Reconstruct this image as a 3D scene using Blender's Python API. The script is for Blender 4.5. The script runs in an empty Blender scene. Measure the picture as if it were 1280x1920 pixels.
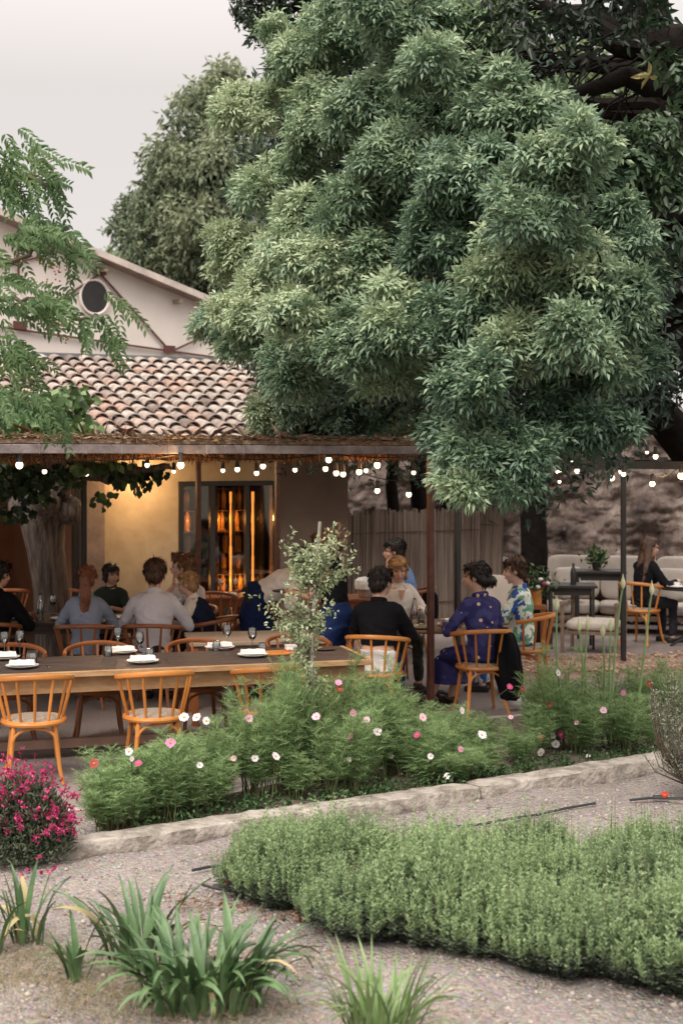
import bpy, math, random
import numpy as np
from mathutils import Vector, Matrix, Euler
R = math.radians
random.seed(7); RS = np.random.RandomState(7)
F = 2667.0; CZ = 2.4; HY = 858.0            # focal length in photo pixels, eye height, horizon row
sc = bpy.context.scene; COL = sc.collection
# ---------------------------------------------------------------- camera
cam = bpy.data.cameras.new('camera'); co = bpy.data.objects.new('camera', cam); COL.objects.link(co)
co.location = (0, 0, CZ); co.rotation_euler = (R(90), 0, 0)
cam.sensor_fit = 'VERTICAL'; cam.sensor_height = 36; cam.lens = F / 1920 * 36
cam.shift_y = -(960 - HY) / 1920; cam.clip_end = 2000; cam.clip_start = .1
cam.dof.use_dof = True; cam.dof.focus_distance = 10.6; cam.dof.aperture_fstop = 2.4
sc.camera = co
# ---------------------------------------------------------------- world: overcast evening sky over a clear-sky base
w = bpy.data.worlds.new("World"); sc.world = w; w.use_nodes = True
nt = w.node_tree; nt.nodes.clear()
def N(t, nt_=None, **k):
    n = (nt_ or nt).nodes.new(t)
    for a, b in k.items(): setattr(n, a, b)
    return n
SUN_EL, SUN_AZ = 48, -24
sky = N('ShaderNodeTexSky', sky_type='NISHITA', sun_disc=False, sun_elevation=R(SUN_EL), sun_rotation=R(180 + SUN_AZ))
bg1 = N('ShaderNodeBackground'); bg1.inputs[1].default_value = .012; nt.links.new(sky.outputs[0], bg1.inputs[0])
tc = N('ShaderNodeTexCoord'); sep = N('ShaderNodeSeparateXYZ'); nt.links.new(tc.outputs['Generated'], sep.inputs[0])
mr = N('ShaderNodeMapRange'); nt.links.new(sep.outputs['Z'], mr.inputs[0])
mr.inputs[1].default_value = .25; mr.inputs[2].default_value = 1; mr.inputs[3].default_value = .60; mr.inputs[4].default_value = 2.4
nz = N('ShaderNodeTexNoise'); nz.inputs['Scale'].default_value = 2.2; nz.inputs['Detail'].default_value = 5
nt.links.new(tc.outputs['Generated'], nz.inputs['Vector'])
rp = N('ShaderNodeValToRGB'); nt.links.new(nz.outputs[0], rp.inputs[0])
rp.color_ramp.elements[0].color = (1.0, .90, .835, 1); rp.color_ramp.elements[1].color = (1, .925, .87, 1)
bg2 = N('ShaderNodeBackground'); nt.links.new(rp.outputs[0], bg2.inputs[0]); nt.links.new(mr.outputs[0], bg2.inputs[1])
ad = N('ShaderNodeAddShader'); nt.links.new(bg1.outputs[0], ad.inputs[0]); nt.links.new(bg2.outputs[0], ad.inputs[1])
wo = N('ShaderNodeOutputWorld'); nt.links.new(ad.outputs[0], wo.inputs[0])
# ---------------------------------------------------------------- sun (veiled)
sl = bpy.data.lights.new('sun', 'SUN'); sl.energy = 2.6; sl.angle = R(22); sl.color = (1, .93, .82)
so = bpy.data.objects.new('sun', sl); COL.objects.link(so)
so.rotation_euler = (R(90 - SUN_EL), 0, R(SUN_AZ))
sc.view_settings.view_transform = 'Standard'; sc.view_settings.look = 'None'
sc.view_settings.exposure = 0.35; sc.view_settings.gamma = 1
sc.cycles.max_bounces = 6; sc.cycles.diffuse_bounces = 3; sc.cycles.glossy_bounces = 2
sc.cycles.transmission_bounces = 6; sc.cycles.transparent_max_bounces = 8; sc.cycles.use_denoising = True
sc.cycles.sample_clamp_indirect = 4
# ================================================================= helpers
def P(px, py, Y): return Vector(((px - 640) / F * Y, Y, CZ - (py - HY) / F * Y))
def G(px, py, z=0.0):
    Y = (CZ - z) * F / (py - HY); return Vector(((px - 640) / F * Y, Y, z))
def A(px, Y, z=0.0): return Vector(((px - 640) / F * Y, Y, z))
def tag(o, label=None, cat=None, group=None, kind=None):
    if label: o['label'] = label
    if cat: o['category'] = cat
    if group: o['group'] = group
    if kind: o['kind'] = kind
    return o
def thing(name, label, cat, loc=(0, 0, 0), rz=0.0, group=None, scale=1.0):
    o = bpy.data.objects.new(name, None); COL.objects.link(o); o.empty_display_size = .1
    o.location = loc; o.rotation_euler = (0, 0, rz); o.scale = (scale,) * 3
    return tag(o, label, cat, group)
def dup(o, loc=None, rz=None, label=None, group=None, parent=None, scale=None):
    c = o.copy(); COL.objects.link(c); c.parent = parent
    if loc is not None: c.location = loc
    if rz is not None: c.rotation_euler = (c.rotation_euler[0], c.rotation_euler[1], rz)
    if scale is not None: c.scale = (scale,) * 3 if not hasattr(scale, '__len__') else scale
    if label: c['label'] = label
    if group: c['group'] = group
    for ch in KIDS.get(o.name, []):
        k = dup(ch, parent=c); KIDS.setdefault(c.name, []).append(k)
    return c
KIDS = {}
def adopt(o, parent):
    if parent is not None:
        o.parent = parent; KIDS.setdefault(parent.name, []).append(o)
def root_loc(p):
    v = Vector((0, 0, 0))
    while p is not None:
        v += Vector(p.location); p = p.parent
    return v
class MB:
    def __init__(s): s.v = []; s.f = []
    def add(s, vs, fs):
        n = len(s.v); s.v.extend([tuple(q) for q in vs]); s.f.extend([tuple(i + n for i in f) for f in fs]); return s
    def box(s, c, size, rz=0.0, M=None, taper=1.0):
        x, y, z = (a / 2 for a in size); M = M or Matrix.Rotation(rz, 3, 'Z'); c = Vector(c)
        vs = [c + M @ Vector((sx * x * (taper if sz > 0 else 1), sy * y * (taper if sz > 0 else 1), sz * z)) for sx, sy, sz in
              ((-1,-1,-1),(1,-1,-1),(1,1,-1),(-1,1,-1),(-1,-1,1),(1,-1,1),(1,1,1),(-1,1,1))]
        return s.add(vs, [(0,3,2,1),(4,5,6,7),(0,1,5,4),(1,2,6,5),(2,3,7,6),(3,0,4,7)])
    def bar(s, a, b, wd, ht, up=(0, 0, 1)):
        a = Vector(a); b = Vector(b); d = (b - a); L = d.length; d.normalize(); up = Vector(up)
        sd = d.cross(up).normalized(); u = sd.cross(d)
        M = Matrix((sd, d, u)).transposed()
        return s.box((a + b) / 2, (wd, L, ht), M=M)
    def tube(s, pts, r, n=8, closed=False, flat=1.0, caps=True):
        pts = [Vector(p) for p in pts]; m = len(pts)
        rr = list(r) if hasattr(r, '__len__') else [r] * m
        vs = []; prev = None
        for i, p in enumerate(pts):
            if closed: t = pts[(i + 1) % m] - pts[i - 1]
            else: t = pts[min(i + 1, m - 1)] - pts[max(i - 1, 0)]
            if t.length < 1e-9: t = Vector((0, 0, 1))
            t.normalize()
            if prev is None:
                ref = Vector((0, 0, 1)) if abs(t.z) < .9 else Vector((1, 0, 0)); u = t.cross(ref).normalized()
            else:
                u = prev - t * prev.dot(t)
                u = u.normalized() if u.length > 1e-6 else t.orthogonal().normalized()
            prev = u; q = t.cross(u)
            for k in range(n):
                a = 2 * math.pi * k / n
                vs.append(p + u * (math.cos(a) * rr[i]) + q * (math.sin(a) * rr[i] * flat))
        fs = []
        for i in range(m if closed else m - 1):
            a = i * n; b = ((i + 1) % m) * n
            for k in range(n): fs.append((a + k, a + (k + 1) % n, b + (k + 1) % n, b + k))
        if not closed and caps: fs.append(tuple(range(n - 1, -1, -1))); fs.append(tuple((m - 1) * n + k for k in range(n)))
        return s.add(vs, fs)
    def cap(s, a, b, r1, r2, n=12):                 # tapered capsule, closed
        a = Vector(a); b = Vector(b); d = (b - a); d = d.normalized() if d.length > 1e-6 else Vector((0, 0, 1))
        pts = []; rr = []
        for t in (90, 60, 30): pts.append(a - d * r1 * math.sin(R(t))); rr.append(max(r1 * math.cos(R(t)), r1 * .05))
        pts.append(a); rr.append(r1); pts.append(b); rr.append(r2)
        for t in (30, 60, 90): pts.append(b + d * r2 * math.sin(R(t))); rr.append(max(r2 * math.cos(R(t)), r2 * .05))
        return s.tube(pts, rr, n)
    def ell(s, c, rad, M=None, nu=14, nv=9):
        c = Vector(c); M = M or Matrix.Identity(3); vs = []; fs = []
        for j in range(nv + 1):
            ph = math.pi * j / nv
            for i in range(nu):
                th = 2 * math.pi * i / nu
                vs.append(c + M @ Vector((rad[0] * max(math.sin(ph), .01) * math.cos(th), rad[1] * max(math.sin(ph), .01) * math.sin(th), rad[2] * math.cos(ph))))
        for j in range(nv):
            for i in range(nu): fs.append((j*nu+i, (j+1)*nu+i, (j+1)*nu+(i+1)%nu, j*nu+(i+1)%nu))
        fs.append(tuple(range(nu))); fs.append(tuple(nv*nu + k for k in range(nu-1, -1, -1)))
        return s.add(vs, fs)
    def loft(s, secs, n=20):                        # secs: (centre, rx, ry, M3)
        vs = []; fs = []
        for c, rx, ry, M in secs:
            for k in range(n):
                a = 2 * math.pi * k / n; vs.append(Vector(c) + M @ Vector((rx * math.cos(a), ry * math.sin(a), 0)))
        m = len(secs)
        for i in range(m - 1):
            for k in range(n): fs.append((i*n+k, i*n+(k+1)%n, (i+1)*n+(k+1)%n, (i+1)*n+k))
        fs.append(tuple(range(n-1, -1, -1))); fs.append(tuple((m-1)*n+k for k in range(n)))
        return s.add(vs, fs)
    def lathe(s, prof, c=(0, 0, 0), n=20, cap=False):
        c = Vector(c); vs = []; fs = []
        for r, z in prof:
            for k in range(n):
                a = 2 * math.pi * k / n; vs.append(c + Vector((r * math.cos(a), r * math.sin(a), z)))
        for i in range(len(prof) - 1):
            for k in range(n): fs.append((i*n+k, i*n+(k+1)%n, (i+1)*n+(k+1)%n, (i+1)*n+k))
        if cap: fs.append(tuple(range(n-1, -1, -1))); fs.append(tuple((len(prof)-1)*n+k for k in range(n)))
        return s.add(vs, fs)
    def poly(s, pts, th):                           # extruded polygon: pts list of Vector, th = Vector
        n = len(pts); th = Vector(th)
        vs = [Vector(p) for p in pts] + [Vector(p) + th for p in pts]
        fs = [tuple(range(n - 1, -1, -1)), tuple(range(n, 2 * n))] + [(i, (i+1) % n, (i+1) % n + n, i + n) for i in range(n)]
        return s.add(vs, fs)
    def build(s, name, m, parent=None, world=False, smooth=True, bevel=0, kind=None, ang=40):
        v = np.array([tuple(q) for q in s.v], dtype=float)
        if world and parent is not None: v = v - np.array(root_loc(parent))
        me = bpy.data.meshes.new(name); me.from_pydata(v.tolist(), [], s.f); me.update()
        o = bpy.data.objects.new(name, me); COL.objects.link(o); adopt(o, parent)
        if m: me.materials.append(m)
        if smooth:
            me.polygons.foreach_set('use_smooth', [True] * len(me.polygons))
            me.set_sharp_from_angle(angle=R(ang))
        if bevel:
            b = o.modifiers.new('b', 'BEVEL'); b.width = bevel; b.segments = 2; b.limit_method = 'ANGLE'
        if kind: o['kind'] = kind
        return o
def npmesh(name, V, faces, m, parent=None, tone=None, world=False, smooth=False):
    """V (n,3), faces (k,c) all same size"""
    V = np.asarray(V, float)
    if world and parent is not None: V = V - np.array(root_loc(parent))
    me = bpy.data.meshes.new(name); k, c = faces.shape
    me.vertices.add(len(V)); me.vertices.foreach_set('co', V.ravel())
    me.loops.add(k * c); me.loops.foreach_set('vertex_index', faces.ravel().astype(np.int32))
    me.polygons.add(k); me.polygons.foreach_set('loop_start', np.arange(0, k * c, c, dtype=np.int32))
    me.polygons.foreach_set('loop_total', np.full(k, c, dtype=np.int32))
    if tone is not None:
        a = me.attributes.new('tone', 'FLOAT', 'POINT'); a.data.foreach_set('value', np.asarray(tone, np.float32))
    if smooth: me.polygons.foreach_set('use_smooth', [True] * k)
    me.update(calc_edges=True); me.materials.append(m)
    o = bpy.data.objects.new(name, me); COL.objects.link(o); adopt(o, parent); return o
def nrm(a): return a / np.maximum(np.linalg.norm(a, axis=-1, keepdims=True), 1e-9)
LT = {'rhomb': (np.array([[0,0,0],[.4,.5,.12],[1,0,-.1],[.4,-.5,.12]]), np.array([[0,1,2],[0,2,3]])),
      'lance': (np.array([[0,0,0],[.3,.5,.1],[.68,.34,.04],[1,0,-.25],[.68,-.34,.04],[.3,-.5,.1]]), np.array([[0,1,2],[0,2,3],[0,3,4],[0,4,5]])),
      'needle': (np.array([[0,.5,0],[1,0,0],[0,-.5,0]]), np.array([[0,1,2]])),
      'broad': (np.array([[0,0,0],[.2,.42,.1],[.55,.5,.08],[1,0,-.2],[.55,-.5,.08],[.2,-.42,.1],[.5,0,-.03]]), np.array([[0,1,6],[1,2,6],[2,3,6],[3,4,6],[4,5,6],[5,0,6]]))}
def leaves(p, d, nr, L, W, kind='rhomb', tone=None):
    t, f = LT[kind]; d = nrm(d); s_ = nrm(np.cross(d, nr)); u = np.cross(s_, d)
    L = np.broadcast_to(np.asarray(L, float), (len(p),)); W = np.broadcast_to(np.asarray(W, float), (len(p),))
    V = (p[:, None] + d[:, None] * (L[:, None] * t[None, :, 0])[..., None] + s_[:, None] * (W[:, None] * t[None, :, 1])[..., None]
         + u[:, None] * (L[:, None] * t[None, :, 2])[..., None])
    n = len(p); k = len(t)
    Fs = (f[None] + (np.arange(n) * k)[:, None, None]).reshape(-1, 3)
    if tone is None: tone = RS.rand(n)
    return V.reshape(-1, 3), Fs, np.repeat(tone, k)
class Leafset:
    def __init__(s): s.V = []; s.F = []; s.r = []; s.n = 0
    def add(s, V, Fs, r): s.V.append(V); s.F.append(Fs + s.n); s.r.append(r); s.n += len(V)
    def put(s, *a, **k): s.add(*leaves(*a, **k))
    def build(s, name, m, parent=None, world=False):
        return npmesh(name, np.concatenate(s.V), np.concatenate(s.F), m, parent, np.concatenate(s.r), world)
def sph(n, lo=-1.0):
    z = RS.uniform(lo, 1, n); a = RS.uniform(0, 2 * np.pi, n); q = np.sqrt(1 - z * z)
    return np.stack([q * np.cos(a), q * np.sin(a), z], 1)
# ---------------------------------------------------------------- materials
def newmat(name):
    m = bpy.data.materials.new(name); m.use_nodes = True; t = m.node_tree; return m, t, t.nodes['Principled BSDF']
def mat(name, col, rough=.6, var=.15, scale=6.0, bump=0.0, bscale=40.0, metal=0.0, spec=.5, stretch=None, col2=None, coord='Object', emit=0, ramp=(.35, .65), trans=0, sheen=0):
    m, t, b = newmat(name)
    b.inputs['Roughness'].default_value = rough; b.inputs['Metallic'].default_value = metal
    b.inputs['Specular IOR Level'].default_value = spec
    if sheen: b.inputs['Sheen Weight'].default_value = sheen
    if trans: b.inputs['Transmission Weight'].default_value = trans
    tcn = N('ShaderNodeTexCoord', t); mp = N('ShaderNodeMapping', t); t.links.new(tcn.outputs[coord], mp.inputs[0])
    if stretch: mp.inputs['Scale'].default_value = stretch
    n1 = N('ShaderNodeTexNoise', t); n1.inputs['Scale'].default_value = scale; n1.inputs['Detail'].default_value = 6
    n1.inputs['Roughness'].default_value = .6; t.links.new(mp.outputs[0], n1.inputs['Vector'])
    r = N('ShaderNodeValToRGB', t); t.links.new(n1.outputs[0], r.inputs[0])
    c2 = col2 or tuple(c * (1 + var) for c in col); c1 = col if col2 else tuple(c * (1 - var) for c in col)
    r.color_ramp.elements[0].color = (*c1, 1); r.color_ramp.elements[1].color = (*c2, 1)
    r.color_ramp.elements[0].position = ramp[0]; r.color_ramp.elements[1].position = ramp[1]
    t.links.new(r.outputs[0], b.inputs['Base Color'])
    if bump:
        n2 = N('ShaderNodeTexNoise', t); n2.inputs['Scale'].default_value = bscale; n2.inputs['Detail'].default_value = 5
        t.links.new(mp.outputs[0], n2.inputs['Vector'])
        bp = N('ShaderNodeBump', t); bp.inputs['Strength'].default_value = min(bump, 1); bp.inputs['Distance'].default_value = .02
        t.links.new(n2.outputs[0], bp.inputs['Height']); t.links.new(bp.outputs[0], b.inputs['Normal'])
    if emit:
        b.inputs['Emission Color'].default_value = (*col, 1); b.inputs['Emission Strength'].default_value = emit
    return m
def leafmat(name, cols, rough=.45, tr=.25, spec=.4):
    m, t, b = newmat(name); b.inputs['Roughness'].default_value = rough; b.inputs['Specular IOR Level'].default_value = spec
    at = N('ShaderNodeAttribute', t, attribute_name='tone'); r = N('ShaderNodeValToRGB', t); t.links.new(at.outputs['Fac'], r.inputs[0])
    el = r.color_ramp.elements
    for i, c in enumerate(cols):
        e = el[i] if i < 2 else el.new(1)
        e.position = i / (len(cols) - 1); e.color = (*c, 1)
    t.links.new(r.outputs[0], b.inputs['Base Color'])
    if tr:
        tb = N('ShaderNodeBsdfTranslucent', t); t.links.new(r.outputs[0], tb.inputs[0])
        mx = N('ShaderNodeMixShader', t); mx.inputs[0].default_value = tr
        t.links.new(b.outputs[0], mx.inputs[1]); t.links.new(tb.outputs[0], mx.inputs[2])
        t.links.new(mx.outputs[0], t.nodes['Material Output'].inputs[0])
    return m
def glassmat(name, col=(.95, .97, .97), rough=.02, fac=.82):
    m, t, b = newmat(name); t.nodes.remove(b)
    g = N('ShaderNodeBsdfGlossy', t); g.inputs['Roughness'].default_value = rough
    tr = N('ShaderNodeBsdfTransparent', t); tr.inputs[0].default_value = (*col, 1)
    fr = N('ShaderNodeFresnel', t); fr.inputs[0].default_value = 1.5
    mx = N('ShaderNodeMath', t, operation='ADD'); mx.inputs[1].default_value = 1 - fac; t.links.new(fr.outputs[0], mx.inputs[0])
    ms = N('ShaderNodeMixShader', t); t.links.new(mx.outputs[0], ms.inputs[0]); t.links.new(tr.outputs[0], ms.inputs[1]); t.links.new(g.outputs[0], ms.inputs[2])
    t.links.new(ms.outputs[0], t.nodes['Material Output'].inputs[0]); return m
def emat(name, col, s):
    m, t, b = newmat(name); b.inputs['Base Color'].default_value = (*col, 1)
    b.inputs['Emission Color'].default_value = (*col, 1); b.inputs['Emission Strength'].default_value = s; return m
def lamp(name, loc, e, col=(1, .62, .28), r=.04, parent=None):
    l = bpy.data.lights.new(name, 'POINT'); l.energy = e; l.color = col; l.shadow_soft_size = r
    o = bpy.data.objects.new(name, l); COL.objects.link(o)
    o.location = Vector(loc) - (root_loc(parent) if parent else Vector()); adopt(o, parent); return o
DK = (.02, .018, .017)
m_wood = mat('honey_wood', (.44, .15, .03), .36, .3, 3, .15, 60, stretch=(1, 1, .25), col2=(.60, .24, .055))
def vary(m, lo=.8, hi=1.2):
    t = m.node_tree; b = t.nodes['Principled BSDF']; src = b.inputs['Base Color'].links[0].from_socket; oi = N('ShaderNodeObjectInfo', t); r_ = N('ShaderNodeMapRange', t); r_.inputs[3].default_value = lo; r_.inputs[4].default_value = hi
    h = N('ShaderNodeHueSaturation', t); t.links.new(oi.outputs['Random'], r_.inputs[0]); t.links.new(r_.outputs[0], h.inputs['Value']); t.links.new(src, h.inputs['Color']); t.links.new(h.outputs[0], b.inputs['Base Color'])
vary(m_wood)
m_wood_dim = mat('reddish_dim_wood', (.20, .065, .022), .4, .3, 3, .1, 60, stretch=(1, 1, .25), col2=(.30, .105, .035))  # honey wood again, reddened and darkened to stand in for dimmer light
m_top = mat('dark_table_boards', (.035, .024, .020), .5, .3, 5, .2, 50, stretch=(.5, 6, 6), col2=(.095, .066, .055))
m_pine = mat('pale_pine', (.36, .195, .085), .5, .2, 4, .15, 40, stretch=(.5, 5, 5), col2=(.52, .33, .175))
m_cane = mat('woven_cane', (.22, .17, .13), .8, .3, 60, .3, 120, col2=(.42, .35, .28))
m_white = mat('white_ceramic', (.80, .79, .77), .25, .03)
m_linen = mat('white_linen', (.78, .77, .75), .85, .06, 12, .5, 25)
m_glass = glassmat('clear_glass')
m_steel = mat('dark_steel', (.045, .03, .026), .45, .3, 10, col2=(.09, .05, .04))
m_rust = mat('rusty_brown_steel', (.085, .032, .022), .5, .3, 12, .1, col2=(.14, .055, .035))
m_black = mat('black_paint', DK, .5, .2)
m_stone = mat('pale_limestone', (.36, .32, .28), .9, .2, 5, .8, 18, col2=(.50, .46, .42))
m_bark = mat('grey_bark', (.045, .033, .027), .95, .3, 9, 1, 26, stretch=(2.5, 2.5, .3), col2=(.18, .14, .12))
m_twig = mat('brown_twig', (.09, .065, .045), .9, .3, 9)
m_darkbark = mat('dark_bark', (.010, .008, .007), .95, .3, 9, .8, 20, spec=.1)
# ================================================================= the ground
def ground_mat(name, c1, c2, c3, peb=60, bump=1.0, sc_=1.2):
    m, t, b = newmat(name); b.inputs['Roughness'].default_value = .95; b.inputs['Specular IOR Level'].default_value = .2
    g = N('ShaderNodeNewGeometry', t); L = t.links
    n1 = N('ShaderNodeTexNoise', t); n1.inputs['Scale'].default_value = sc_; n1.inputs['Detail'].default_value = 8; L.new(g.outputs['Position'], n1.inputs['Vector'])
    r = N('ShaderNodeValToRGB', t); L.new(n1.outputs[0], r.inputs[0]); e = r.color_ramp.elements
    e[0].position = .35; e[0].color = (*c1, 1); e[1].position = .65; e[1].color = (*c2, 1)
    v = N('ShaderNodeTexVoronoi', t); v.inputs['Scale'].default_value = peb; L.new(g.outputs['Position'], v.inputs['Vector'])
    n3 = N('ShaderNodeTexNoise', t); n3.inputs['Scale'].default_value = 24; n3.inputs['Detail'].default_value = 8; n3.inputs['Roughness'].default_value = .75; L.new(g.outputs['Position'], n3.inputs['Vector'])
    r3 = N('ShaderNodeValToRGB', t); L.new(n3.outputs[0], r3.inputs[0]); r3.color_ramp.elements[0].position = .42; r3.color_ramp.elements[1].position = .7
    mx = N('ShaderNodeMix', t, data_type='RGBA'); L.new(r3.outputs[0], mx.inputs['Factor']); L.new(r.outputs[0], mx.inputs['A']); mx.inputs['B'].default_value = (*c3, 1)
    mx2 = N('ShaderNodeMix', t, data_type='RGBA', blend_type='MULTIPLY'); mx2.inputs['Factor'].default_value = .35
    L.new(mx.outputs['Result'], mx2.inputs['A']); L.new(v.outputs['Color'], mx2.inputs['B'])
    hs = N('ShaderNodeHueSaturation', t); hs.inputs['Saturation'].default_value = .75; hs.inputs['Value'].default_value = 1.15; L.new(mx2.outputs['Result'], hs.inputs['Color'])
    L.new(hs.outputs[0], b.inputs['Base Color'])
    ml = N('ShaderNodeMath', t, operation='ADD'); L.new(v.outputs['Distance'], ml.inputs[0]); L.new(n3.outputs[0], ml.inputs[1])
    bp = N('ShaderNodeBump', t); bp.inputs['Strength'].default_value = bump; bp.inputs['Distance'].default_value = .02; bp.invert = True
    L.new(ml.outputs[0], bp.inputs['Height']); L.new(bp.outputs[0], b.inputs['Normal']); return m
m_gravel = ground_mat('gravel_dirt', (.23, .185, .165), (.36, .30, .275), (.46, .40, .37), 55, 1)
m_patio = ground_mat('sandy_concrete', (.20, .155, .14), (.27, .21, .19), (.31, .25, .23), 160, .12)
m_soil = ground_mat('garden_soil', (.10, .07, .05), (.20, .15, .11), (.30, .24, .19), 30, 1)
m_far = ground_mat('far_ground', (.13, .12, .08), (.18, .16, .11), (.2, .18, .13), 20, .6)
def und(X, Y): return .012 * np.sin(X * 3.1 + Y) + .009 * np.sin(X * 7.3 - Y * 5.1) + .006 * np.sin(X * 13 + Y * 11)
def sheet(name, x0, x1, y0, y1, z, m, n=(40, 40), amp=0, kind='structure'):
    xs = np.linspace(x0, x1, n[0]); ys = np.linspace(y0, y1, n[1]); X, Y = np.meshgrid(xs, ys, indexing='ij')
    Z = z + (und(X, Y) * amp if amp else 0 * X); V = np.stack([X, Y, Z], -1).reshape(-1, 3)
    i = np.arange(n[0] - 1)[:, None] * n[1] + np.arange(n[1] - 1)[None]; f = np.stack([i, i + n[1], i + n[1] + 1, i + 1], -1).reshape(-1, 4)
    o = npmesh(name, V, f, m, smooth=True); o['kind'] = kind; return o
sheet('ground', -600, 600, -200, 1200, -.06, m_far, (3, 3))
sheet('gravel_path', -9, 9, 1.5, 15, -.02, m_gravel, (180, 140), 1)
# kerb: follows this line on the ground
KL = [(-3.6, 7.95), (-2.5, 8.25), (-1.72, 8.5), (-.72, 9.08), (.216, 9.62), (.99, 10.05), (1.75, 10.5), (2.55, 11.05), (3.4, 11.7), (5.2, 13.0)]
def kerb_y(x): return float(np.interp(x, [a for a, b in KL], [b for a, b in KL]))
m_kerb = mat('weathered_limestone', (.22, .19, .165), .9, .2, 9, 1, 30, col2=(.42, .375, .335), ramp=(.38, .6))
def kerb_stone(x0, x1, label, w=.24, h=.085, seed=0):
    rs = np.random.RandomState(seed); n = int((x1 - x0) / .05) + 2; V = []; sec = 14
    for i in range(n):
        x = x0 + (x1 - x0) * i / (n - 1); y = kerb_y(x); t = Vector((1, (kerb_y(x + .05) - kerb_y(x - .05)) / .1, 0)).normalized(); q = Vector((-t.y, t.x, 0))
        e = min(i, n - 1 - i) / 2; sh = 1 if e >= 1 else .86 + .14 * e
        for k in range(sec):
            a = 2 * math.pi * k / sec; ca, sa = math.cos(a), math.sin(a)
            pa = abs(ca) ** .24 * (1 if ca > 0 else -1); pb = abs(sa) ** .24 * (1 if sa > 0 else -1)
            jit = .005 * math.sin(x * 5 + k * 2.1) + .0035 * math.sin(x * 23 + k * 3) + rs.uniform(-.0035, .0035)
            p = Vector((x, y, 0)) + q * (w / 2 + pa * (w / 2 * sh + jit)) + Vector((0, 0, h / 2 - .03 + pb * (h / 2 + .03) * sh + jit * .8))
            V.append(p)
    mb = MB(); fs = []
    for i in range(n - 1):
        for k in range(sec): fs.append((i*sec+k, i*sec+(k+1) % sec, (i+1)*sec+(k+1) % sec, (i+1)*sec+k))
    fs.append(tuple(range(sec-1, -1, -1))); fs.append(tuple((n-1)*sec+k for k in range(sec)))
    mb.add(V, fs); o = mb.build('kerb_stone', m_kerb, ang=60); tag(o, label, 'kerb stone', 'rough limestone kerb stones beside the path')
kerb_stone(-3.5, -1.76, 'limestone kerb stone running behind the pink flowering bush', .22, .08, 1)
kerb_stone(-1.74, .985, 'long pale limestone kerb stone in front of the cosmos bed, between pink bush and joint', .21, .07, 2)
kerb_stone(1.0, 3.1, 'right-hand limestone kerb stone past the open joint, ending by the grey rosemary', .22, .078, 3)
# patio slab behind the flower bed, with a thin raised edge
def patio_y(x): return float(np.interp(x, [-6, -1.9, -.9, .2, .6, 1.3, 2.4, 3.2, 9], [9.3, 9.62, 10.05, 11.2, 12.2, 13.1, 13.4, 14.6, 15.6]))
mb = MB(); xs = np.linspace(-9, 9, 73); vs = []; fs = []
for x in xs:
    vs += [(x, patio_y(x), -.05), (x, patio_y(x), .004), (x, 16.5, .004), (x, 60, .004)]
for i in range(len(xs) - 1):
    for k in range(3): fs.append((4*i+k, 4*i+k+4, 4*i+k+5, 4*i+k+1))
mb.add(vs, fs).build('patio', m_patio, kind='structure')
mb = MB(); vs = []; fs = []
for i, x in enumerate(xs):
    t = Vector((1, (patio_y(x+.1)-patio_y(x-.1))/.2, 0)).normalized(); q = Vector((-t.y, t.x, 0)); p = Vector((x, patio_y(x), 0))
    for a, z in ((-.05, -.03), (-.05, .014), (.03, .014), (.03, .0)): vs.append(p + q * a + Vector((0, 0, z)))
for i in range(len(xs) - 1):
    for k in range(3): fs.append((4*i+k, 4*i+k+4, 4*i+k+5, 4*i+k+1))
mb.add(vs, fs).build('patio_edge', m_stone, kind='structure')
# soil of the flower bed, between kerb and patio
mb = MB(); xs2 = np.linspace(-1.55, 5, 90); vs = []; fs = []
for x in xs2:
    y0 = kerb_y(x) + .2; y1 = patio_y(x) - .05
    for k in range(8):
        t = k / 7; y = y0 + (y1 - y0) * t; vs.append((x, y, .008 + .028 * math.sin(math.pi * t) * min(1, (x + 1.55) * 2) + .012 * math.sin(x * 19 + k * 2) * math.sin(y * 23)))
for i in range(len(xs2) - 1):
    for k in range(7): fs.append((8*i+k, 8*i+8+k, 8*i+9+k, 8*i+k+1))
mb.add(vs, fs).build('flower_bed_soil', m_soil, kind='structure')
# bark mulch strip on the right + rough mound
mul = MB()
vs = []; fs = []; nx = 30; ny = 12
for i in range(nx):
    for k in range(ny):
        x = 1.9 + 3.6 * i / (nx - 1); y = 15.1 + .1 * x + 1.7 * k / (ny - 1); e = math.sin(math.pi * k / (ny - 1)) * min(1, i / 3)
        vs.append((x, y, .006 + .05 * e + max(0, x - 3.9) * .35 * e))
for i in range(nx - 1):
    for k in range(ny - 1): fs.append((i*ny+k, (i+1)*ny+k, (i+1)*ny+k+1, i*ny+k+1))
m_mulch = ground_mat('leaf_litter', (.22, .13, .08), (.36, .23, .15), (.42, .30, .21), 26, 1)
mul.add(vs, fs).build('mulch_strip', m_mulch, kind='structure')
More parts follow.
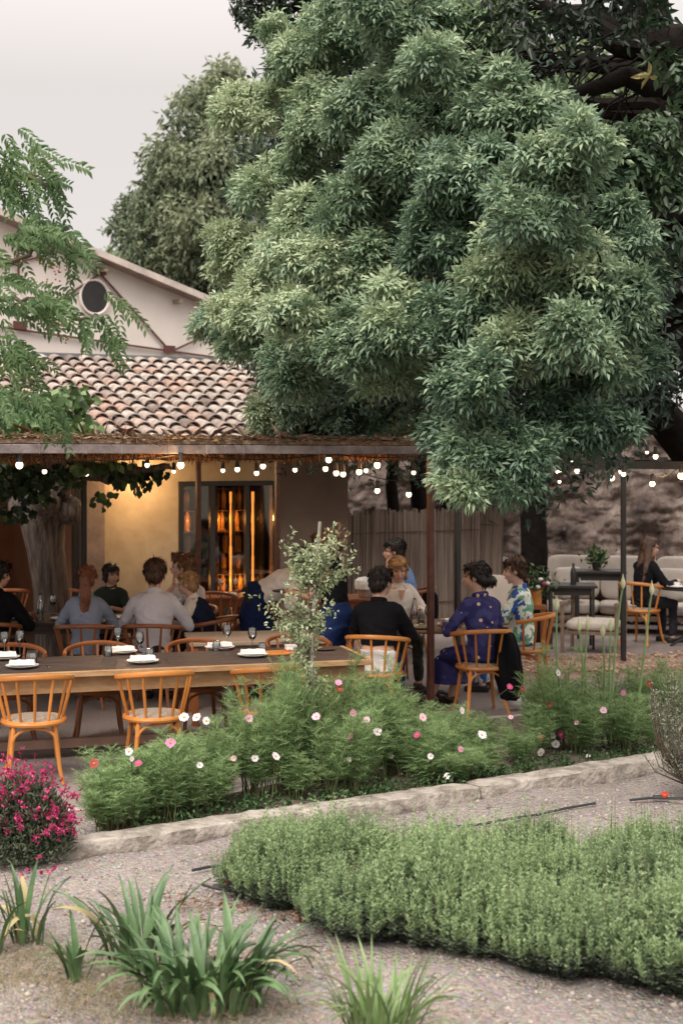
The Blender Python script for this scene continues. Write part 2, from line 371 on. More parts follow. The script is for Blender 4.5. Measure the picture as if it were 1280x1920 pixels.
# scattered pebbles, clods and litter: nobody could count them
def pebbles(name, n, fn, smin, smax, m, label, cat):
    base = np.array([[1,0,0],[0,1,0],[-1,0,0],[0,-1,0],[0,0,.8],[0,0,-.5]], float); f = np.array([[0,1,4],[1,2,4],[2,3,4],[3,0,4],[1,0,5],[2,1,5],[3,2,5],[0,3,5]])
    V = []; Fs = []; rr = []
    for i in range(n):
        p = fn(); s = smin + (smax - smin) * RS.rand() ** 4; a = RS.rand() * 6.3
        b = base * RS.uniform(.6, 1.2, (6, 1)) * [s * 1.2, s * .9, s * .7]; c, q = math.cos(a), math.sin(a)
        b = np.stack([b[:, 0] * c - b[:, 1] * q, b[:, 0] * q + b[:, 1] * c, b[:, 2]], 1) + p
        V.append(b); Fs.append(f + i * 6); rr.append(np.full(6, RS.rand()))
    o = npmesh(name, np.concatenate(V), np.concatenate(Fs), m, None, np.concatenate(rr)); tag(o, label, cat, kind='stuff')
m_peb = leafmat('pebble', [(.15, .12, .105), (.26, .215, .19), (.34, .29, .265), (.42, .37, .34)], .9, 0)
def fpath():
    while 1:
        y = RS.uniform(5.2, 11); x = RS.uniform(-.26, .26) * y
        if y < kerb_y(x) - .02: return (x, y, -.02 + float(und(x, y)))
pebbles('gravel', 12000, fpath, .004, .024, m_peb, 'loose pale pebbles strewn over the dirt path', 'gravel')
m_litter = leafmat('litter_chip', [(.10, .06, .04), (.22, .12, .08), (.30, .20, .14)], .9, 0)
def fherb():
    t = RS.rand(); x = -.9 + 3.0 * t + RS.normal(0, .1); y = 7.75 - .95 * t + RS.normal(0, .12); return (x, y, -.01)
pebbles('leaf_litter', 1300, fherb, .006, .024, m_litter, 'brown leaf litter along the front of the herb hedge', 'leaf litter')
def fbed():
    x = RS.uniform(-1.5, 1.5); return (x, kerb_y(x) + RS.uniform(.2, .55), .02)
pebbles('soil_clods', 1200, fbed, .006, .02, m_litter, 'dark soil clods and dry bits at the foot of the cosmos', 'soil clods')
def fmul():
    x = RS.uniform(2, 5); return (x, 15.2 + .1 * x + RS.uniform(.1, 1.5), .05 + max(0, x - 3.9) * .2)
m_chip = leafmat('bark_chip', [(.20, .11, .07), (.40, .26, .18), (.5, .36, .27)], .9, 0)
pebbles('bark_mulch', 2600, fmul, .01, .045, m_chip, 'brown bark chips and fallen leaves beyond the flower bed', 'mulch')
# grey stone corner at the lower left
mb = MB(); vs = []; fs = []; nx, ny = 26, 14
for i in range(nx):
    for k in range(ny):
        x = -2.1 + 1.5 * i / (nx - 1); y = 5.2 + (.78 - .45 * i / (nx - 1)) * k / (ny - 1)
        e = min(1, min(k, ny - 1 - k, i, nx - 1 - i) / 1.5); vs.append((x, y, -.05 + .1 * e + .007 * math.sin(x * 21) * math.sin(y * 27)))
for i in range(nx - 1):
    for k in range(ny - 1): fs.append((i*ny+k, (i+1)*ny+k, (i+1)*ny+k+1, i*ny+k+1))
tag(mb.add(vs, fs).build('stone_slab', m_kerb), 'flat grey stone slab at the bottom left corner', 'stone')

# ================================================================= tile roofed restaurant
a_ = R(25); U = Vector((math.cos(a_), math.sin(a_), 0)); Vv = Vector((-math.sin(a_), math.cos(a_), 0)); Z = Vector((0, 0, 1))
O = Vector((-2.06, 18.0, 0))
def L(t, v=0.0, z=0.0): return O + U * t + Vv * v + Z * z
rz_b = a_
m_ochre = mat('ochre_plaster', (.34, .25, .155), .9, .15, 2.5, .3, 9, col2=(.46, .35, .22))
m_brownpl = mat('brown_plaster', (.10, .07, .055), .9, .15, 1.5, .2, 9, col2=(.135, .095, .07))
m_dim = mat('dim_interior', (.12, .06, .04), .9, .2, 2)
house = thing('tile_roofed_house', 'low restaurant building with ochre wall, glazed door and old clay tile roof', 'building', L(0, 0))
def wb(mb, t0, t1, v0, v1, z0, z1): return mb.box(L((t0 + t1) / 2, (v0 + v1) / 2, (z0 + z1) / 2), (t1 - t0, v1 - v0, z1 - z0), rz_b)
mb = MB(); wb(mb, -1.0, 0, 0, .3, 0, 2.5); wb(mb, 0, 1.36, 0, .3, 2.1, 2.5); mb.build('wall', m_ochre, house, True, False)
mb = MB(); wb(mb, 1.36, 2.36, -.02, .3, 0, 2.5); wb(mb, 2.06, 2.36, .302, 5, 0, 2.5); mb.build('wall', m_brownpl, house, True, False)
mb = MB(); wb(mb, -1.24, -1.003, -.18, .3, 0, 2.5); mb.build('pillar', mat('grey_brown_render', (.24, .17, .13), .9, .2, 4, .3, 20), house, True, False)
mb = MB(); wb(mb, -7.5, -1.243, 0, .25, 2.15, 2.5); wb(mb, -7.5, -3.6, 0, .25, 0, 2.15); mb.build('lintel', m_brownpl, house, True, False)
# room behind the left opening
mb = MB(); wb(mb, -7.5, 2.05, 3.6, 3.7, 0, 2.5); wb(mb, -1.3, -1.2, .3, 3.597, 0, 2.5); mb.build('inner_wall', mat('inner_plaster', (.26, .13, .08), .9, .15, 2), house, True, False)
mb = MB(); wb(mb, -7.5, 2.05, .303, 3.597, 2.502, 2.56); mb.build('ceiling', m_dim, house, True, False)
# glazing frames of the left opening
gf = MB()
for t in (-3.5, -2.55, -1.32): wb(gf, t - .035, t + .035, -.05, .03, .006, 2.148)
wb(gf, -3.46, -2.59, -.04, .02, .006, .08); gf.build('door_frame', m_black, house, True, False)
mb = MB(); wb(mb, -3.46, -2.59, -.015, -.008, .1, 2.1); mb.build('door_glass', m_glass, house, True, False)
# glazed opening of the cellar 0..1.36
fr = MB(); wb(fr, .003, .06, -.03, .05, .006, 2.096); wb(fr, 1.30, 1.357, -.03, .05, .006, 2.096); wb(fr, .063, 1.297, -.03, .05, 2.04, 2.096); wb(fr, .42, .48, -.03, .05, .006, 2.037); wb(fr, .90, .95, -.03, .05, .006, 2.037)
fr.build('window_frame', m_black, house, True, False)
mb = MB(); wb(mb, .063, 1.297, .008, .014, .01, 2.036); mb.build('window_glass', glassmat('dark_pane', (.75, .72, .70), .03, .93), house, True, False)
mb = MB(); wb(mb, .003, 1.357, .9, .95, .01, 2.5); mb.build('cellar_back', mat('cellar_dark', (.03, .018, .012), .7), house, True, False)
# canal tile roof : real half round tiles
ev, rd, ze, zr = -.75, 3.7, 2.50, 3.83
t0, t1 = -7.2, 2.75
Ls = math.hypot(rd - ev, zr - ze); sd = (Vv * (rd - ev) + Z * (zr - ze)).normalized(); nn = U.cross(sd).normalized()
mb = MB(); mb.poly([L(t0, ev, ze - .09), L(t1, ev, ze - .09), L(t1, rd, zr - .09), L(t0, rd, zr - .09)], nn * .05); mb.build('roof_deck', m_brownpl, house, True, False)
Vt = []; Ft = []; rt = []; cnt = 0; sp = .215; crs = .36
ncol = int((t1 - t0) / sp); ncr = int(Ls / crs)
for c in range(ncol):
    for k in range(ncr + 1):
        for kind in (0, 1):
            tt = t0 + (c + .5 * kind + .25) * sp + RS.normal(0, .006); s0 = k * crs + RS.normal(0, .012); ln = .44
            if s0 + .1 > Ls: continue
            r0, r1 = (.098, .078) if kind == 0 else (.085, .1); base = L(tt, ev, ze) + sd * s0
            lift0 = (.055 if kind == 0 else -.03) + .02 + RS.normal(0, .004); lift1 = (.03 if kind == 0 else -.045)
            n = 7; vs = []
            for e, (r, s, lf) in enumerate(((r0, 0, lift0), (r1, ln, lift1))):
                for th_ in (0, -.014):
                    for q in range(n):
                        an = math.pi * (q / (n - 1)); x = math.cos(an) * (r + th_); h = math.sin(an) * (r + th_) * .8
                        if kind == 1: h = -h * .7 + .055
                        vs.append(base + sd * s + U * x + nn * (h + lf))
            ff = []
            for q in range(n - 1):
                ff += [(q, q + 1, 2*n+q+1, 2*n+q), (n+q, 3*n+q, 3*n+q+1, n+q+1), (q, n+q, n+q+1, q+1)]
            Vt += [tuple(v) for v in vs]; Ft += [tuple(i + cnt for i in f) for f in ff]; cnt += len(vs); rt += [RS.rand()] * len(vs)
m_tile, tt_, bb_ = newmat('weathered_clay_tile')
at = N('ShaderNodeAttribute', tt_, attribute_name='tone'); r = N('ShaderNodeValToRGB', tt_); tt_.links.new(at.outputs['Fac'], r.inputs[0])
for i, (p_, c) in enumerate([(0, (.17, .13, .115)), (.1, (.32, .26, .23)), (.35, (.40, .345, .31)), (.6, (.47, .42, .385)), (.87, (.40, .27, .215)), (1, (.53, .49, .455))]):
    e = r.color_ramp.elements[i] if i < 2 else r.color_ramp.elements.new(p_)
    e.position = p_; e.color = (*c, 1)
gn = N('ShaderNodeNewGeometry', tt_); n1 = N('ShaderNodeTexNoise', tt_); n1.inputs['Scale'].default_value = 9; n1.inputs['Detail'].default_value = 8; n1.inputs['Roughness'].default_value = .7
tt_.links.new(gn.outputs['Position'], n1.inputs['Vector']); r2 = N('ShaderNodeValToRGB', tt_); tt_.links.new(n1.outputs[0], r2.inputs[0])
r2.color_ramp.elements[0].position = .38; r2.color_ramp.elements[0].color = (.45, .42, .42, 1); r2.color_ramp.elements[1].position = .6; r2.color_ramp.elements[1].color = (1.15, 1.12, 1.1, 1)
mx = N('ShaderNodeMix', tt_, data_type='RGBA', blend_type='MULTIPLY'); mx.inputs['Factor'].default_value = .8
tt_.links.new(r.outputs[0], mx.inputs['A']); tt_.links.new(r2.outputs[0], mx.inputs['B']); tt_.links.new(mx.outputs['Result'], bb_.inputs['Base Color']); bb_.inputs['Roughness'].default_value = .9
npmesh('roof_tiles', np.array(Vt), np.array(Ft), m_tile, house, rt, True, True)
mb = MB(); mb.bar(L(t0, rd + .02, zr + .06), L(t1, rd + .02, zr + .06), .14, .12); mb.build('ridge_flashing', mat('blue_grey_zinc', (.16, .18, .20), .5, .2, 5, metal=.3), house, True)
mb = MB(); wb(mb, t0, t1, rd - .1, rd + .05, 2.52, zr - .1); mb.build('back_wall', m_brownpl, house, True, False)
# wine cabinet, its light strips, and the bottles lying in it
cab = thing('wine_cabinet', 'tall dark wine cabinet with glowing amber light strips behind the glass', 'cabinet', L(.9, .45))
mb = MB(); wb(mb, .1, 1.29, .72, .76, .02, 2.02)
for t in (.12, .38, .62, .86, 1.06, 1.27): wb(mb, t - .018, t + .018, .3, .717, .02, 2.02)
mb.build('cabinet_frame', m_black, cab, True, False)
m_amb = emat('amber_light', (1, .38, .08), 1.8)
for t, s in ((.80, 1.2), (1.11, 1)):
    mb = MB()
    for z_ in np.arange(.25, 1.95, .142): w_ = RS.uniform(.006, .016); wb(mb, t - w_, t + w_, .25, .27, z_, z_ + .1415)
    mb.build('light_strip', m_amb, cab, True, False)
mb = MB()
for z_ in np.arange(.3, 2, .28):
    for s0, s1 in ((.14, .36), (.64, .845), (.88, 1.045)): mb = MB(); wb(mb, s0, s1, .35, .7, z_, z_ + .012); mb.build('shelf', m_steel, cab, True, False)
pass
for t in (.25, .74, .97, 1.18): lamp('cabinet_light', L(t, .28, 1.6), 4.5, (1, .42, .1), .03, cab); lamp('cabinet_light', L(t, .28, .8), 4, (1, .42, .1), .03, cab)
btl = MB().lathe([(.004, .0), (.036, .002), (.038, .01), (.038, .19), (.03, .22), (.014, .245), (.014, .30), (.004, .302)], n=12)
m_btl = mat('amber_bottle_glass', (.62, .33, .10), .12, .2, spec=.8)
proto = btl.build('wine_bottle', m_btl)
proto.location = L(.2, .5, .312); tag(proto, 'wine bottle standing on a shelf of the glowing amber cabinet', 'bottle', 'bottles in the wine cabinet')
for z_ in np.arange(.3, 1.8, .28):
    for t in (.20, .29, .70, .79, .93, 1.0):
        if (t, round(float(z_), 2)) != (.20, .3): dup(proto, L(t + RS.normal(0, .01), .5 + RS.normal(0, .03), z_ + .012))
# wall lamp over the ochre wall
wl = thing('wall_lamp', 'bright warm lamp glowing at the top of the ochre wall', 'lamp', L(-.58, -.16, 2.16))
mb = MB(); mb.tube([L(-.58, 0, 2.3), L(-.58, -.1, 2.32), L(-.58, -.16, 2.26)], .012, 8).lathe([(.012, .1), (.05, .06), (.06, .0)], L(-.58, -.16, 2.16), 16); mb.build('lamp_arm', m_black, wl, True)
mb = MB(); mb.ell(L(-.58, -.16, 2.14), (.045, .045, .05)); mb.build('bulb', emat('hot_bulb', (1, .72, .38), 14), wl, True)
lamp('wall_light', L(-.55, -.45, 2.12), 24, (1, .66, .34), .07, wl)
lamp('room_light', L(-2.3, 2.0, 2.2), 7, (1, .5, .22), .1, house)
# ================================================================= white gable building behind
gO = Vector((-3.96, 24.0, 0)); gU = Vector((1, 1, 0)).normalized(); gN = Vector((1, -1, 0)).normalized()
def W(px, py, off=0.0):                      # point on the gable plane seen at this place
    d = P(px, py, 1.0) - Vector((0, 0, CZ)); o_ = gO + gN * off; n_ = Vector((1, -1, 0))
    k = (o_ - Vector((0, 0, CZ))).dot(n_) / d.dot(n_); return Vector((0, 0, CZ)) + d * k
m_cream = mat('cream_render', (.78, .71, .66), .9, .05, 1.2, .1, 12)
m_iron = mat('oxide_red_iron', (.11, .04, .032), .7, .2)
m_rake = mat('rake_board', (.34, .26, .22), .8, .2, 3)
gab = thing('gabled_hall', 'cream gable end of a big hall with thin iron truss rods and a round vent', 'building', gO)
pk = W(-260, 300); lo = W(700, 700); left = W(-1200, 690)
lowr = Vector((lo.x, lo.y, 0)); lowl = Vector((left.x, left.y, 0))
mb = MB(); mb.poly([lowl, lowr, lo, pk, left], -gN * 12); mb.build('wall', m_cream, gab, True, False)
mb = MB(); sl_ = (lo - pk).normalized(); upn = sl_.cross(gN).normalized(); upn = upn if upn.z > 0 else -upn
mb.poly([pk + gN * .22 - upn * .05, lo + sl_ * .8 + gN * .22 - upn * .05, lo + sl_ * .8 + gN * .22 + upn * .05, pk + gN * .22 + upn * .05], -gN * 12.5)
mb.build('roof', mat('rake_board', (.34, .26, .22), .8, .2, 3), gab, True, False)
mb = MB(); mb.bar(pk + gN * .27 + upn * .01, lo + sl_ * .8 + gN * .27 + upn * .01, .04, .11); mb.build('verge_board', mat('verge', (.56, .49, .44), .7, .2, 3), gab, True, False)
for px, py in ((187, 507), (327, 566), (62, 454)): mb = MB(); q = W(px, py); mb.bar(q - gN * .02, q + gN * .2, .07, .07); mb.build('purlin', m_rake, gab, True, False)
def rod(a, b, wd=.035): q = MB(); q.bar(W(*a, .04), W(*b, .04), wd * .62, .03); q.build('truss_rod', m_iron, gab, True, False)
rod((-120, 596), (318, 658), .05); rod((318, 658), (560, 692), .05); rod((190, 515), (316, 655), .04); rod((316, 560), (316, 652)); rod((330, 655), (470, 590), .035); rod((190, 512), (45, 608)); rod((35, 455), (36, 545)); rod((-80, 520), (90, 478), .05)
for c in ((318, 655), (38, 610), (188, 508)):
    q = W(*c, .06); mb = MB(); mb.box(q, (.24, .03, .13), R(45)); mb.build('gusset_plate', m_iron, gab, True, False)
q = W(178, 557, .03); M_ = Matrix((gU, gN, Z)).transposed(); mb = MB(); ring = []; 
vs = [q + gU * (.27 * math.cos(t)) + Z * (.27 * math.sin(t)) for t in np.linspace(0, 2 * math.pi, 25)[:-1]]
mb.poly(vs, -gN * .05); mb.build('round_vent', m_black, gab, True, False)
mb = MB(); mb.tube([q + gU * (.29 * math.cos(t)) + Z * (.29 * math.sin(t)) for t in np.linspace(0, 2 * math.pi, 25)[:-1]], .025, 6, True); mb.build('vent_ring', m_cream, gab, True)
# ================================================================= rock face, rubble wall, reed screen
from mathutils import noise as mn
def rocky(name, x0, x1, yf, z0, zf, m, nx=320, nz=120, amp=.35, back=2.5, parent=None):
    V = []; 
    for i in range(nx):
        x = x0 + (x1 - x0) * i / (nx - 1)
        for k in range(nz):
            t = k / (nz - 1); zt = zf(x); z = z0 + (zt - z0) * min(1, t * 1.15); y = yf(x) + max(0, t * 1.15 - 1) / .15 * back
            q = Vector((x * .8, z * .9, y * .5)); d = mn.fractal(q, .9, 2.1, 6) * amp + abs(mn.noise(q * 2.3)) * amp * .5 + abs(mn.noise(q * 6)) * amp * .28 + mn.noise(q * 15) * amp * .08
            V.append((x, y - d, z + mn.noise(q * 3) * .06))
    i = np.arange(nx - 1)[:, None] * nz + np.arange(nz - 1)[None]; f = np.stack([i, i + nz, i + nz + 1, i + 1], -1).reshape(-1, 4)
    return npmesh(name, np.array(V), f, m, parent, None, False, True)
def rockmat(name, c1, c2, c3):
    m, t, b = newmat(name); b.inputs['Roughness'].default_value = .95; L_ = t.links; g = N('ShaderNodeNewGeometry', t)
    mp = N('ShaderNodeMapping', t); mp.inputs['Scale'].default_value = (1, 1, .6); L_.new(g.outputs['Position'], mp.inputs[0])
    n1 = N('ShaderNodeTexNoise', t); n1.inputs['Scale'].default_value = 1.3; n1.inputs['Detail'].default_value = 10; n1.inputs['Roughness'].default_value = .72; L_.new(mp.outputs[0], n1.inputs['Vector'])
    r = N('ShaderNodeValToRGB', t); L_.new(n1.outputs[0], r.inputs[0]); e = r.color_ramp.elements
    e[0].position = .36; e[0].color = (*c1, 1); e[1].position = .52; e[1].color = (*c2, 1); q = e.new(.66); q.color = (*c3, 1)
    L_.new(r.outputs[0], b.inputs['Base Color'])
    n2 = N('ShaderNodeTexNoise', t); n2.inputs['Scale'].default_value = 9; n2.inputs['Detail'].default_value = 10; n2.inputs['Roughness'].default_value = .7; L_.new(g.outputs['Position'], n2.inputs['Vector'])
    bp = N('ShaderNodeBump', t); bp.inputs['Strength'].default_value = 1; bp.inputs['Distance'].default_value = .08; L_.new(n2.outputs[0], bp.inputs['Height']); L_.new(bp.outputs[0], b.inputs['Normal']); return m
m_rock = rockmat('stained_rock', (.04, .03, .026), (.16, .12, .105), (.36, .30, .265))
tag(rocky('rock_face', -1.2, 13, lambda x: 25.5 - .28 * x, -.1, lambda x: 2.4 + .10 * x + .25 * math.sin(x * 1.3), m_rock, amp=.5), 'rough stained rock face rising behind the terrace', 'rock face', kind='structure')
# low rubble wall : separate stones in one wall
m_rub = rockmat('rubble_stone', (.12, .095, .08), (.28, .23, .20), (.46, .40, .36))
mb = MB()
for r_ in range(6):
    x = 2.1
    while x < 8.5:
        wd = RS.uniform(.16, .42); ht = .15; y = 21.6 - .25 * x
        M_ = Euler((RS.normal(0, .08), RS.normal(0, .08), R(-14) + RS.normal(0, .1))).to_matrix()
        mb.ell((x + wd / 2, y + RS.normal(0, .03), .08 + r_ * .155), (wd * .56, .22, ht * .56), M_, 9, 6); x += wd * .93
tag(mb.build('rubble_wall', m_rub), 'low dry-stone rubble wall behind the cream sofa', 'wall')
# reed screen
m_reed = mat('grey_brown_reed', (.17, .125, .10), .9, .3, 3, .8, 30, stretch=(9, 9, .4), col2=(.33, .26, .22))
def reed_screen(a, b, h, label):
    a = Vector(a); b = Vector(b); d = (b - a); Ln = d.length; d.normalize(); q = Vector((-d.y, d.x, 0)); t = thing('reed_screen', label, 'fence', a)
    mb = MB(); n = int(Ln / .022)
    for i in range(n):
        s = Ln * i / n; r_ = RS.uniform(.008, .015); p = a + d * s + q * RS.normal(0, .008)
        mb.tube([p + Vector((RS.normal(0, .004), 0, .01)), p + Vector((RS.normal(0, .01), 0, h + RS.normal(0, .018)))], r_, 4)
    mb.bar(a + q * .012 + Z * (h * .49), b + q * .012 + Z * (h * .49), .006, h * .96); mb.build('reed_panel', m_reed, t, True)
    for s in (0.02, Ln * .5, Ln - .02):
        mb = MB(); mb.tube([a + d * s + q * .05, a + d * s + q * .05 + Z * (h + .03)], .025, 8); mb.build('post', m_twig, t, True)
    for z_ in (.35, h - .3):
        mb = MB(); mb.bar(a - q * .024 + Z * z_, b - q * .024 + Z * z_, .006, .012); mb.build('wire', m_steel, t, True)
reed_screen(A(652, 19.4), A(900, 20.6), 1.66, 'long brown reed screen standing behind the diners in the middle')
reed_screen(A(903, 20.4), A(938, 20.2), 1.74, 'short upright end panel of reed screen at the edge of the lounge corner')
# ================================================================= trees
def limb(mb, pts, r0, r1, n=8, wob=.03):
    pts = [Vector(p) for p in pts]; out = []
    for i in range(len(pts) - 1):
        k = 4
        for j in range(k): out.append(pts[i].lerp(pts[i + 1], j / k) + Vector(RS.normal(0, wob, 3)) * (1 if i + j else 0))
    out.append(pts[-1]); m = len(out); mb.tube(out, [r0 + (r1 - r0) * i / (m - 1) for i in range(m)], n)
# compound (pinnate) ash leaves in whorls on shoots spread over lobes
def shoots(c, r, n, up=.35, lo=-.75, hollow=.72):
    s = sph(n, lo); c = np.array(c); rad = r * (hollow + (1 - hollow) * RS.rand(n) ** .6) * (1 + .12 * np.sin(s[:, 0] * 9 + c[0] * 5) * np.cos(s[:, 2] * 8))
    p = c + s * rad[:, None] * [1, 1, .92]; d = nrm(s + np.array([0, 0, up]) + RS.normal(0, .3, (n, 3))); return p, d
def pinnate(ls, p, d, per, npair, LL, WW, rach, tint, droop=.45, kind='rhomb'):
    """per leaves around each shoot; each leaf: rachis with npair pairs + terminal leaflet"""
    n = len(p); ref = nrm(np.cross(d, RS.normal(0, 1, (n, 3)))); ref2 = np.cross(d, ref)
    for k in range(per):
        a = 2 * np.pi * k / per + RS.normal(0, .3, n); rad = ref * np.cos(a)[:, None] + ref2 * np.sin(a)[:, None]
        ax = nrm(d * RS.uniform(.3, .9, (n, 1)) + rad); st = p - d * RS.uniform(0, .08, (n, 1)) * (rach / .12)
        sidev = nrm(np.cross(ax, d)); nrv = np.cross(sidev, ax)
        tn = np.clip(tint + RS.normal(0, .10, n), 0, 1)
        for j in range(npair + 1):
            t = (j + .6) / (npair + .6); q = st + ax * (rach * t) - np.array([0, 0, 1.]) * (droop * rach * t * t * .5)
            dr = np.array([0, 0, -droop * (.5 + t * .5)])
            if j == npair: ls.put(q, nrm(ax + dr), nrv, LL * RS.uniform(.9, 1.15, n), WW, kind, np.clip(tn + RS.normal(0, .05, n), 0, 1))
            else:
                for sg in (1, -1): ls.put(q, nrm(ax * .75 + sidev * sg * .8 + dr + RS.normal(0, .12, (n, 3))), nrv + RS.normal(0, .25, (n, 3)), LL * RS.uniform(.75, 1.1, n), WW, kind, np.clip(tn + RS.normal(0, .05, n), 0, 1))
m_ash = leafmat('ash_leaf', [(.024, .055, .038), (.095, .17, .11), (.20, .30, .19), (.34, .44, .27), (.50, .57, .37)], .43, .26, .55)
def ydep(x, y):
    Y = 9.6 + 3.2 * max(0, (880 - x) / 520) + 1.0 * max(0, (450 - y) / 450)
    return Y
LOB = [(440,480,62,.8),(485,570,80,.75),(520,340,84,.55),(478,210,74,.75),(560,120,90,.55),(650,50,95,.5),(760,40,95,.45),(600,240,90,.6),(700,190,90,.45),(880,110,92,.7),(930,50,80,.7),  # last value
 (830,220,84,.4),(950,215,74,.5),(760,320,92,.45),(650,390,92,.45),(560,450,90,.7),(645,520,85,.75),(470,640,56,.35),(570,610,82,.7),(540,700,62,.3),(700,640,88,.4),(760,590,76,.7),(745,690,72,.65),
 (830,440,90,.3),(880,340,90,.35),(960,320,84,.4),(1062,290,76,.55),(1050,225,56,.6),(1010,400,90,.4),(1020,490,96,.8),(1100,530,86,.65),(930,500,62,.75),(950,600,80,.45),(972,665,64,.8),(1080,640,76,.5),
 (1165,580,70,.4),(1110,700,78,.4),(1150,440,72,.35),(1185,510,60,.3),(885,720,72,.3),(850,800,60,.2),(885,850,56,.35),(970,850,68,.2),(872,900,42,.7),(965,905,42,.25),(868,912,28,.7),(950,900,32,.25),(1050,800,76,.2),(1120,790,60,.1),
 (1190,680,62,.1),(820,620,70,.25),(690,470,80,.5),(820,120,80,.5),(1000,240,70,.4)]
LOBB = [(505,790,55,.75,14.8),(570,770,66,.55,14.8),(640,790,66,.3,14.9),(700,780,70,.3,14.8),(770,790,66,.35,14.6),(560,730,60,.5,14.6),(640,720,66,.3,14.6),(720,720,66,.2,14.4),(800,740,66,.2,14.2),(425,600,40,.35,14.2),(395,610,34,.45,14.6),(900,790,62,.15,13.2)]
ash = thing('ash_tree', 'huge leafy ash tree with its green crown hanging over the terrace', 'tree', (3.9, 13.6, 0))
ls = Leafset(); lobw = []
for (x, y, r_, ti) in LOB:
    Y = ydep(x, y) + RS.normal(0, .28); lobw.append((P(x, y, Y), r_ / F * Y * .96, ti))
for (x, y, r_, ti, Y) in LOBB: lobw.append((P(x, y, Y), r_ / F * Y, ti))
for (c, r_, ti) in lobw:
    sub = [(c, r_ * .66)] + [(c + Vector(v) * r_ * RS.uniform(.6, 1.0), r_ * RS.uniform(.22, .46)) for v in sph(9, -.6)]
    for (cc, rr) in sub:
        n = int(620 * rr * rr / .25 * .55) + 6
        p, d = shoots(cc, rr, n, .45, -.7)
        tv = np.clip(.12 + ti * .78 + .12 * min(1, max(0, (.9 - c.x) / 1.6)) + .35 * nrm(p - np.array(cc))[:, 2] * .6 + .0, 0, 1)  # light painted into leaf tone: paler on lobe tops and towards the left
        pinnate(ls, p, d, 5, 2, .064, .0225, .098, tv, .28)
# inner filler: leaves coloured dark to paint in the shade inside the crown
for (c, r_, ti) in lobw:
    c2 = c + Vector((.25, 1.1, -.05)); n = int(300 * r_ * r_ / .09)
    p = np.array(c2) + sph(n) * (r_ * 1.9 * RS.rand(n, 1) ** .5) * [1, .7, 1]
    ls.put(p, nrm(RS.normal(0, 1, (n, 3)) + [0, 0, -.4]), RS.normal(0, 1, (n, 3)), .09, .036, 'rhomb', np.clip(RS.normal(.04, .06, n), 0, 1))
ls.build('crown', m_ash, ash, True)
mb = MB(); limb(mb, [(3.9, 13.6, -.1), (3.85, 13.5, 1.8), (3.6, 13.2, 3.6), (3.0, 12.8, 5.2), (2.5, 12.4, 7.0)], .42, .16, 14, .02)
for (c, r_, ti) in lobw[::2]:
    b0 = Vector((3.6, 13.2, 3.6)).lerp(Vector((2.7, 12.6, 6.4)), min(1, max(0, (c.z - 2.5) / 4))); md = b0.lerp(c + Vector((0, .8, 0)), .6) + Vector((0, .3, .15)); limb(mb, [b0, md, c + Vector((0, .2, 0))], .07, .018, 6, .03)
M_ash = mb
for (c, r_, ti) in lobw:
    for v in sph(7, -.2):
        e = c + Vector(v) * r_ * .95; limb(mb, [c + Vector((0, .25, -.1)), c.lerp(e, .5) + Vector(RS.normal(0, .03, 3)), e], .013, .004, 4, .008)
mb.build('trunk', m_darkbark, ash, True)
# seed clusters hanging in the lowest tip
c = P(885, 880, 9.55); m_seed = leafmat('seed_keys', [(.22, .13, .03), (.36, .24, .05)], .7, .2)
for k in range(9):
    ls = Leafset()
    q = np.array(c) + np.array([RS.uniform(-.22, .2), RS.uniform(-.1, 0), RS.uniform(-.12, .1)]); n = 70
    p = q + RS.normal(0, .03, (n, 3)) * [1, 1, 1.4]; ls.put(p, nrm(RS.normal(0, .3, (n, 3)) + [0, 0, -1]), RS.normal(0, 1, (n, 3)), .035, .008, 'rhomb', RS.rand(n))
    ls.build('seed_cluster', m_seed, ash, True)

def simple_tree(name, label, lobes, m, trunk_at, leaf, dens, tm=m_darkbark, tr=.3, group=None, kind='rhomb', droop=.6, fill=True, shadeoff=.0, hang=0):
    t = thing(name, label, 'tree', trunk_at, group=group); ls = Leafset(); lw = [(P(x, y, Y), r_ / F * Y, ti) for (x, y, r_, Y, ti) in lobes]
    for c, r_, ti in lw:
        sub = [(c, r_ * .85)] + [(c + Vector(v) * r_ * .65, r_ * RS.uniform(.28, .45)) for v in sph(7, -.6)]
        for cc, rr in sub:
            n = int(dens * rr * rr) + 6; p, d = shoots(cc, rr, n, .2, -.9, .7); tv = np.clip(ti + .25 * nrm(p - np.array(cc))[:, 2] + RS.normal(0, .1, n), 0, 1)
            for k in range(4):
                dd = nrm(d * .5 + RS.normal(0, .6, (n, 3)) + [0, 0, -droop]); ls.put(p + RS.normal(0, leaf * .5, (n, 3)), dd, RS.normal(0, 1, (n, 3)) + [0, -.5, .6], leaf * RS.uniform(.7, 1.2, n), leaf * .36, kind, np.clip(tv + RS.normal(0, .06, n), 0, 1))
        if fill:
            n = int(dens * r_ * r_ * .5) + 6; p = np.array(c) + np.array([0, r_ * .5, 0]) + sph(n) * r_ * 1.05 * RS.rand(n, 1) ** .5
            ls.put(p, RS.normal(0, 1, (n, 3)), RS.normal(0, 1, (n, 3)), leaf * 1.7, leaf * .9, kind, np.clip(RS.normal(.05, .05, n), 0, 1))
    ls.build('crown', m, t, True)
    cz = sum((c for c, _, _ in lw), Vector()) / len(lw); mb = MB(); b = Vector(trunk_at); mid = Vector(((b.x + cz.x) / 2, (b.y + cz.y) / 2 + .3, cz.z * .5)); limb(mb, [b - Z * .1, mid, cz], tr, tr * .5, 10, .03)
    for c, r_, ti in lw: limb(mb, [mid.lerp(cz, RS.uniform(.2, 1)), (c + cz) / 2 + Vector((0, .3, 0)), c], tr * .3, .03, 5, .05)
    mb.build('trunk', tm, t, True); return t
